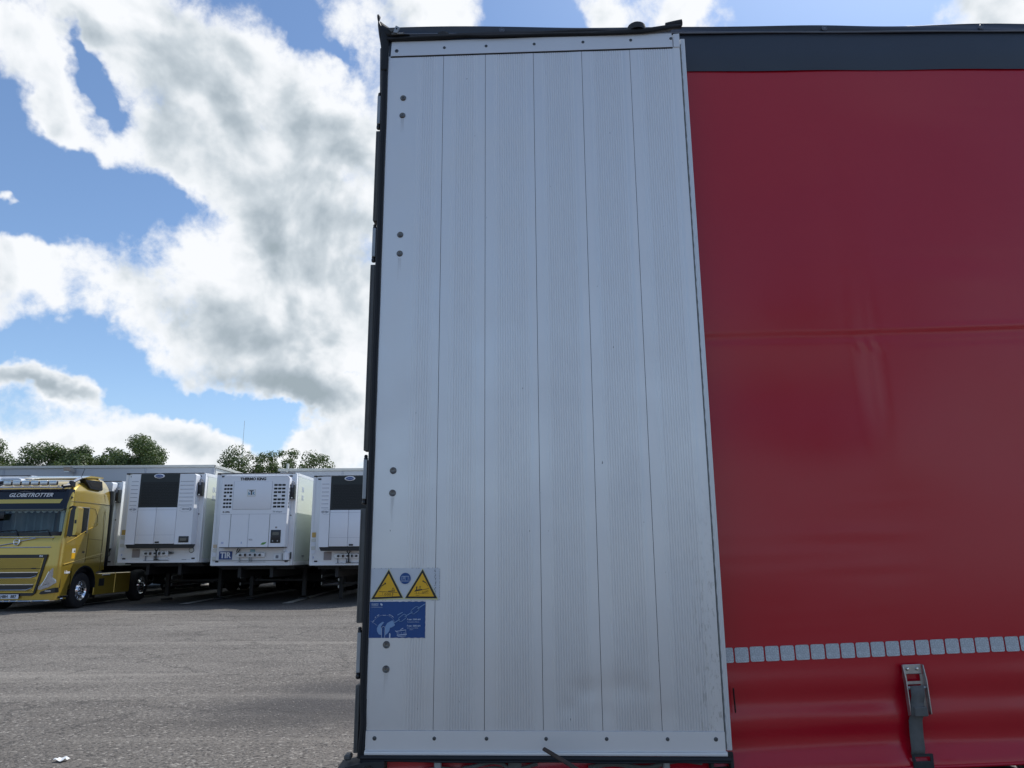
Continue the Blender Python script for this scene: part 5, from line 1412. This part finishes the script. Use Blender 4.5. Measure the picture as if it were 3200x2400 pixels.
    # wipers
    for xa, xb in ((-1.0, -.10), (-.05, .78)):
        mb = MB(); mb.tube([(xa, wy(xa, 2.16) - .03, 2.135), (xb, wy(xb, 2.2) - .03, 2.185)], .014, 6); mb.tube([(xb, wy(xb, 2.2) - .03, 2.185), (xb + .07, -.0, 2.03)], .016, 6); mb.build('wiper', Mt['black_paint'], root)
    mb = MB(); mb.box(-.98, -.50, -.02 + .0, .02, 2.50, 2.70, .06, 2); mb.build('front_mirror', Mt['black_paint'], root, T(.02, .0, .0))
    # nose: chrome line under the screen, second line, diagonal bar and badge
    def ny(x): return -.03 * math.sin(PI * max(0, min(1, (x + 1.05) / 2.1))) + .03 - .012
    mb = MB(); mb.tube([(-1.0 + i * .1, ny(-1.0 + i * .1) + .0, 1.985) for i in range(21)], .012, 6); mb.build('trim_line', Mt['chrome'], root)
    mb = MB(); mb.tube([(-.95 + i * .1, ny(-.95 + i * .1) - .012, 1.715) for i in range(20)], .014, 6); mb.build('trim_line', Mt['chrome'], root)
    mb = MB(); mb.tube([(-.62, -.035, 1.745), (-.10, -.035, 1.83)], .013, 6); mb.tube([(.10, -.035, 1.885), (.52, -.032, 1.965)], .013, 6); mb.build('badge_bar', Mt['chrome'], root)
    mb = MB(); mb.ring((0, -.045, 1.858), (0, 1, 0), .080, .015, 28, 8); mb.prism([(.055, 1.915), (.10, 1.93), (.095, 1.885), (.085, 1.945), (.11, 1.955), (.11, 1.92)][:3], 'y', -.06, -.035)
    bg_ = mb.build('badge', Mt['chrome'], root)
    MB().box(-.066, .066, -.05, -.038, 1.835, 1.88, .003).build('badge_plate', Mt['steel'], bg_)
    # panel gaps of the nose
    def gap(pts, r=.006, m_=None): 
        mb = MB(); mb.tube(pts, r, 5); mb.build('panel_gap', m_ or Mt['dark_hole'], root)
    gap([(.965, .035, 1.99), (.945, .028, 1.85), (.92, .020, 1.74)])
    gap([(.92, -.0, 1.50), (.88, -.004, 1.18)], .004); 
    # lower grille: dark frame, gold mesh, two louvres with chrome lips
    yq = -.035
    gf = MB().prism([(-.90, 1.52), (.90, 1.52), (.84, 1.14), (.68, .48), (.58, .42), (-.58, .42), (-.68, .48), (-.84, 1.14)], 'y', yq, .03).build('grille_frame', Mt['black_paint'], root)
    MB().prism([(-.82, 1.425), (.82, 1.425), (.775, 1.14), (.64, .50), (-.64, .50), (-.775, 1.14)], 'y', yq - .012, yq - .002).build('grille_back', P if P is not Mt['darkpaint'] else Mt['black_paint'], gf)
    mb = MB()
    z = .53
    r_ = 0
    while z < 1.41:
        hw_ = (.64 + (.775 - .64) * (z - .50) / .64) if z < 1.14 else (.775 + .045 * (z - 1.14) / .285)
        if not (.56 < z < .73 or .875 < z < 1.05):
            x = -hw_ + .01 + (r_ % 2) * .022
            while x < hw_ - .04:
                mb.box(x, x + .032, yq - .0145, yq - .0115, z, z + .012); x += .046
        z += .027; r_ += 1
    tag(mb.build('grille_holes', Mt['dark_hole'], gf), kind='stuff')
    MB().box(-.80, .80, yq - .016, yq - .011, 1.135, 1.145).build('seam_line', Mt['dark_hole'], gf)
    MB().box(.50, .64, yq - .022, yq - .012, 1.13, 1.165, .004).build('camera_cover', Mt['black_paint'], gf)
    for z0_, z1_, hx_ in ((.895, 1.035, .715), (.575, .712, .635)):
        lv = MB().prism([(-hx_, z1_), (hx_, z1_), (hx_ - .03, z0_ + .06), (hx_ - .18, z0_), (-hx_ + .18, z0_), (-hx_ + .03, z0_ + .06)], 'y', yq - .030, yq - .010).build('louvre', Mt['black_paint'], gf)
        MB().box(-hx_ - .005, hx_ + .005, yq - .042, yq - .028, z1_ - .006, z1_ + .018, .004).build('trim_lip', Mt['chrome'], lv)
        mb = MB(); mb.tube([(-hx_ + .03, yq - .034, z0_ + .055), (-hx_ + .18, yq - .034, z0_), (hx_ - .18, yq - .034, z0_), (hx_ - .03, yq - .034, z0_ + .055)], .012, 6); mb.build('trim_lip', Mt['chrome'], lv)
    text('lettering', 'FH', .060, Mt['white_ink'], gf, .73, yq - .003, 1.475, 'CENTER', 0, 1.3, .003)
    # headlights
    for s_ in (-1, 1):
        def hx(p): return [(s_ * a, b__) for a, b__ in p]
        def hy(x): return .0
        Mh = Matrix() if s_ > 0 else Matrix()
        mb = MB()
        # the lamp wraps the corner: points are (x, y, z)
        A_ = [(1.22, .16, 1.235), (1.19, .09, 1.21), (1.06, .00, 1.14), (.97, -.01, 1.00), (.88, -.015, .80), (.76, -.02, .66), (.76, -.02, .585), (.84, -.01, .58), (1.02, .00, .64), (1.19, .06, .76), (1.18, .06, .84), (1.00, .00, .80), (1.04, .0, .95), (1.12, .04, 1.08), (1.215, .13, 1.15)]
        f_ = [(s_ * x, y - .022, z) for x, y, z in A_]; k_ = [(s_ * x, y + .03, z) for x, y, z in A_]
        n_ = len(A_); mb.poly(f_ + k_, [tuple(range(n_))] + [(i, (i + 1) % n_, n_ + (i + 1) % n_, n_ + i) for i in range(n_)])
        bmesh.ops.triangulate(mb.bm, faces=[f for f in mb.bm.faces if len(f.verts) > 4])
        hl = mb.build('headlight', Mt['lamp'], root, angle=20)
        mb = MB(); mb.tube([(s_ * x, y - .024, z) for x, y, z in ((1.00, .0, 1.06), (.92, -.01, .84), (.84, -.015, .68))], .014, 6); mb.tube([(s_ * x, y - .028, z) for x, y, z in ((.86, -.005, .635), (1.00, .01, .68), (1.12, .06, .76))], .012, 6); mb.build('light_bar', Mt['chrome'], hl)
        mb = MB(); mb.tube([(s_ * x, y - .02, z) for x, y, z in ((.90, -.0, .70), (1.02, .01, .74), (1.10, .05, .79))], .018, 6, flat=.5); mb.build('lens_dark', Mt['glass_dark'], hl)
        mb = MB(); mb.prism(hx([(.80, .47), (.84, .53), (1.05, .60), (1.20, .63), (1.225, .63), (1.225, .50), (.86, .455)]), 'y', -.03, .25); mb.build('fog_lamp_housing', Mt['black_paint'], root)
        mb = MB(); mb.box(min(s_ * .95, s_ * 1.12), max(s_ * .95, s_ * 1.12), -.038, -.028, .525, .56, .006); mb.build('fog_lamp', Mt['lamp'], root)
        # black slot between bumper and door, lower step
        gap([(s_ * 1.19, .10, 1.24), (s_ * 1.225, .16, 1.10), (s_ * 1.228, .15, .62)], .014)
        MB().box(min(s_ * 1.0, s_ * 1.235), max(s_ * 1.0, s_ * 1.235), .14, .60, .345, .40, .01).build('step', Mt['black_paint'], root)
        # wheel arch
        mb = MB()
        pts = []
        for i in range(19):
            a = rad(-28 + 236 * i / 18 * 1.0)
            pts.append((1.24 + .64 * math.cos(a) * -1, .62 + .62 * math.sin(a)))
        pts = [(1.24 - .62 * math.cos(rad(-5 + 190 * i / 18)), .60 + .60 * math.sin(rad(-5 + 190 * i / 18))) for i in range(19)]
        outer = [(yy, zz) for yy, zz in pts]; inner = [(1.24 + (yy - 1.24) * .93, .60 + (zz - .60) * .93) for yy, zz in pts]
        vsA = []
        for (y0_, z0_), (y1_, z1_) in zip(outer, inner):
            vsA.append([mb.bm.verts.new((s_ * 1.262, y0_, z0_)), mb.bm.verts.new((s_ * 1.262, y1_, z1_)), mb.bm.verts.new((s_ * .92, y1_, z1_)), mb.bm.verts.new((s_ * .92, y0_, z0_))])
        for A2, B2 in zip(vsA[:-1], vsA[1:]):
            for q in range(4): mb.bm.faces.new([A2[q], B2[q], B2[(q + 1) % 4], A2[(q + 1) % 4]])
        mb.build('wheel_arch', Mt['black_paint'], root)
        # fill panel between arch and cab underside
        mb = MB()
        prev = None
        for i in range(19):
            yy, zz = pts[i]
            a_, b2 = mb.bm.verts.new((s_ * 1.246, yy, zz)), mb.bm.verts.new((s_ * 1.246, yy, 1.24))
            c2, d2 = mb.bm.verts.new((s_ * 1.16, yy, zz)), mb.bm.verts.new((s_ * 1.16, yy, 1.24))
            if prev and zz < 1.23:
                mb.bm.faces.new([prev[0], a_, b2, prev[1]]); mb.bm.faces.new([prev[2], c2, d2, prev[3]]); mb.bm.faces.new([prev[0], a_, c2, prev[2]])
            prev = (a_, b2, c2, d2)
        mb.build('wing_panel', P, root)
        # belt crease catching light, door seams, side window, mirror, air intake
        X_ = s_ * 1.252
        mb = MB(); mb.tube([(X_, .16, 1.245), (X_ * 1.002, .7, 1.33), (X_ * 1.002, 1.25, 1.42), (X_, 2.1, 1.55)], lambda t: .022 * (1 - .6 * t), 6, flat=.6); mb.build('body_crease', P, root)
        mb = MB(); mb.tube([(X_ - s_ * .006, .20, 1.83), (X_, .55, 1.95), (X_, 1.05, 2.17), (X_ - s_ * .003, 1.62, 2.36), (X_ - s_ * .01, 1.66, 2.42)], .013, 6); mb.build('body_crease', P, root)
        gap([(X_, 1.20, 1.30), (X_, 1.22, 1.9), (X_ - s_ * .004, 1.22, 2.12)], .005)
        gap([(X_, 1.22, 1.96), (X_, 2.02, 1.93)], .004); gap([(X_, 1.2, 1.36), (X_, 2.0, 1.44)], .004)
        gap([(X_, 2.02, 1.05), (X_, 2.02, 2.6), (X_ - s_ * .03, 1.98, 3.0), (X_ - s_ * .05, 1.94, 3.35)], .004, Mt['seam'])
        gap([(X_ - s_ * .012, .18, 2.99), (X_ - s_ * .015, 1.0, 3.0), (X_ - s_ * .015, 2.28, 2.99)], .006, Mt['seam'])
        gap([(X_ - s_ * .008, 1.10, 2.86), (X_ - s_ * .008, 1.45, 2.84), (X_ - s_ * .006, 1.62, 2.6), (X_ - s_ * .006, 1.66, 2.45)], .004, Mt['seam'])
        MB().prism([(.32, 2.83), (1.10, 2.83), (1.10, 2.12), (.75, 2.12), (.30, 2.0)], 'x', X_ - s_ * .018, X_ - s_ * .002).build('side_window', Mt['glass_dark'], root)
        mb = MB(); mb.tube([(X_, .40, 2.845), (X_, 1.11, 2.845), (X_, 1.115, 2.15)], .014, 6); mb.build('window_trim', Mt['steel'], root)
        # mirror
        mr = MB().prism([(s_ * 1.33, 2.02), (s_ * 1.36, 2.72), (s_ * 1.42, 2.82), (s_ * 1.55, 2.80), (s_ * 1.565, 2.20), (s_ * 1.52, 2.00)], 'y', .02, .20).build('mirror', Mt['black_paint'], root)
        MB().prism([(s_ * 1.50, 2.04), (s_ * 1.505, 2.74), (s_ * 1.53, 2.82), (s_ * 1.59, 2.78), (s_ * 1.60, 2.16), (s_ * 1.57, 2.04)], 'y', .0, .24).build('mirror_cap', P, mr)
        mb = MB(); mb.tube([(s_ * 1.22, .20, 2.80), (s_ * 1.34, .14, 2.84), (s_ * 1.50, .12, 2.80)], .028, 6); mb.tube([(s_ * 1.22, .20, 2.06), (s_ * 1.36, .14, 2.02)], .028, 6); mb.build('mirror_arm', Mt['black_paint'], mr)
        MB().box(min(s_ * 1.52, s_ * 1.57), max(s_ * 1.52, s_ * 1.57), -.012, 0, 2.36, 2.46, .004).build('camera', Mt['black_paint'], mr)
        MB().prism([(.80, 3.66), (1.70, 3.68), (1.78, 3.44), (1.72, 3.40), (1.12, 3.42)], 'x', s_ * 1.02, s_ * 1.21).build('air_intake', Mt['black_paint'], root)
        MB().prism([(.95, 3.61), (1.62, 3.62), (1.66, 3.47), (1.18, 3.47)], 'x', s_ * 1.19, s_ * 1.216).build('intake_mesh', Mt['dark_hole'], root)
        MB().prism([(.23, 3.13), (.23, 3.06), (.30, 3.095)], 'x', s_ * 1.20, s_ * 1.228).build('marker', Mt['black_ink'], root)
        # roof air horn with bracket
        mb = MB(); mb.cyl((s_ * 1.00, .10, 3.36), (s_ * 1.20, .62, 3.70), .038, 14, .045); hr = mb.build('air_horn', Mt['chrome'], root)
        mb = MB(); mb.cyl((s_ * 1.02, .05, 3.40), (s_ * 1.12, .35, 3.45), .05, 12); mb.box(min(s_ * 1.06, s_ * 1.16), max(s_ * 1.06, s_ * 1.16), .25, .45, 3.40, 3.58, .02); mb.build('horn_bracket', Mt['black_paint'], hr)
        # side skirt and rear
        MB().box(min(s_ * 1.16, s_ * 1.20), max(s_ * 1.16, s_ * 1.20), 1.92, 3.05, .33, .95, .015).build('side_skirt', P, root)
        MB().box(min(s_ * 1.16, s_ * 1.20), max(s_ * 1.16, s_ * 1.20), 3.07, 4.0, .33, .95, .015).build('side_skirt', P, root)
        MB().box(min(s_ * 1.198, s_ * 1.205), max(s_ * 1.198, s_ * 1.205), 2.15, 2.45, .58, .80, .01).build('skirt_hatch', Mt['chassis'], root)
        MB().box(min(s_ * 1.18, s_ * 1.215), max(s_ * 1.18, s_ * 1.215), 2.3, 2.75, .87, .92, .01).build('step_handle', Mt['steel'], root)
        for yy in (1.24, 4.75):
            add_wheel(root, T(s_ * 1.06, yy, .5) @ RZ(0 if s_ < 0 else 180))
    if full:
        mb = MB(); mb.tube([(-1.05 + i * .105, -.03 + .05 * abs(i / 10 - 1) ** 3, 3.375 - .01 * abs(i / 10 - 1)) for i in range(21)], .022, 8); br = mb.build('lamp_bar', Mt['chrome'], root)
        for i in range(6):
            xc = -.455 + .257 * i - .02
            l_ = MB().box(xc - .115, xc + .115, -.07, .03, 3.42, 3.56, .045, 3).build('roof_lamp', Mt['black_paint'], root)
            MB().box(xc - .105, xc + .105, -.082, -.06, 3.43, 3.55, .04, 3).build('lamp_glass', Mt['lamp'], l_)
            MB().box(xc - .11, xc + .11, -.0835, -.079, 3.545, 3.558, .003).build('lamp_rim', Mt['chrome'], l_)
            MB().box(xc + .12, xc + .15, -.04, .02, 3.37, 3.43, .008).build('lamp_clamp', Mt['steel'], l_)
        # number plate
        p = MB().box(-.29, .27, -.075, -.055, .345, .465, .006).build('number_plate', Mt['white_ink'], root)
        MB().box(-.29, -.238, -.0775, -.0745, .347, .463, .003).build('plate_band', Mt['blue_ink'], p)
        text('lettering', 'HBH', .108, Mt['black_ink'], p, -.215, -.077, .404, 'LEFT', 0, .92, .003)
        text('lettering', '887', .108, Mt['black_ink'], p, .062, -.077, .404, 'LEFT', 0, .95, .003)
        mb = MB(); mb.tube([(-1.2, .16, .29), (-1.0, .0, .285), (-.5, -.06, .28), (0, -.07, .28), (.5, -.06, .28), (.95, -.0, .285), (1.15, .12, .295), (1.23, .35, .33)], .024, 8); bb = mb.build('bull_bar', Mt['chrome'], root)
        for x in (-.15, .03, .23, .62):
            MB().box(x, x + .05, -.10, -.02, .262, .31, .01).build('bar_clamp', Mt['steel'], bb)
        # antenna
        mb = MB(); mb.cyl((1.20, .55, 3.60), (1.27, .62, 3.98), .008, 6); mb.build('antenna', Mt['black_paint'], root)
        # stickers on the door
        st_ = MB().box(1.2505, 1.2545, .50, .66, 1.40, 1.56).build('door_sticker', Mt['label_yellow'], root)
        MB().box(1.2505, 1.256, .50, .66, 1.56, 1.68).build('door_sticker', Mt['cream'], root)
        MB().prism([(.58, 1.585), (.65, 1.585), (.63, 1.65)], 'x', 1.2555, 1.2575).build('door_sticker', Mt['black_ink'], root)
        text('lettering', 'I-Save', .11, Mt['white_ink'], root, 0, 0, 0, 'LEFT', .2, 1, .004, .001, M=T(1.2485, .26, 1.03) @ RZ(90))
        text('lettering', '500', .09, Mt['seam'], root, 0, 0, 0, 'LEFT', .2, 1, .001, .001, M=T(1.254, .98, 1.58) @ RZ(90))
        # air hoses and tower behind the cab
        MB().box(.2, .9, 2.55, 2.62, 1.2, 2.6, .02).build('hose_rack', Mt['black_paint'], root)
    mb = MB()
    for x in (-.45, .35): mb.box(x, x + .10, .4, 5.9, .72, .98)
    mb.box(-1.1, 1.1, .9, 2.25, 1.02, 1.16); mb.box(-.5, .5, 4.2, 5.2, .98, 1.10)
    mb.box(-.9, .9, .62, 2.9, .34, 1.0, .05); mb.box(-1.0, 1.0, 2.2, 4.0, .35, .95, .03)
    mb.build('chassis', Mt['chassis'], root)
    for yy in (1.24, 4.75): MB().cyl((-.95, yy, .5), (.95, yy, .5), .07).build('axle', Mt['chassis'], root)
    return root
tr1 = truck(-13.77, 20.9, GZ, -.3, 'gold tractor unit with six roof lamps and dark sun visor, parked nearest the left edge', Mt['gold'])
tr2 = truck(-17.15, 22.0, GZ, -.3, 'dark tractor unit beyond the gold one, only its roof corner and chrome horn in view', Mt['darkpaint'], full=False)
#@@TRUCK_END
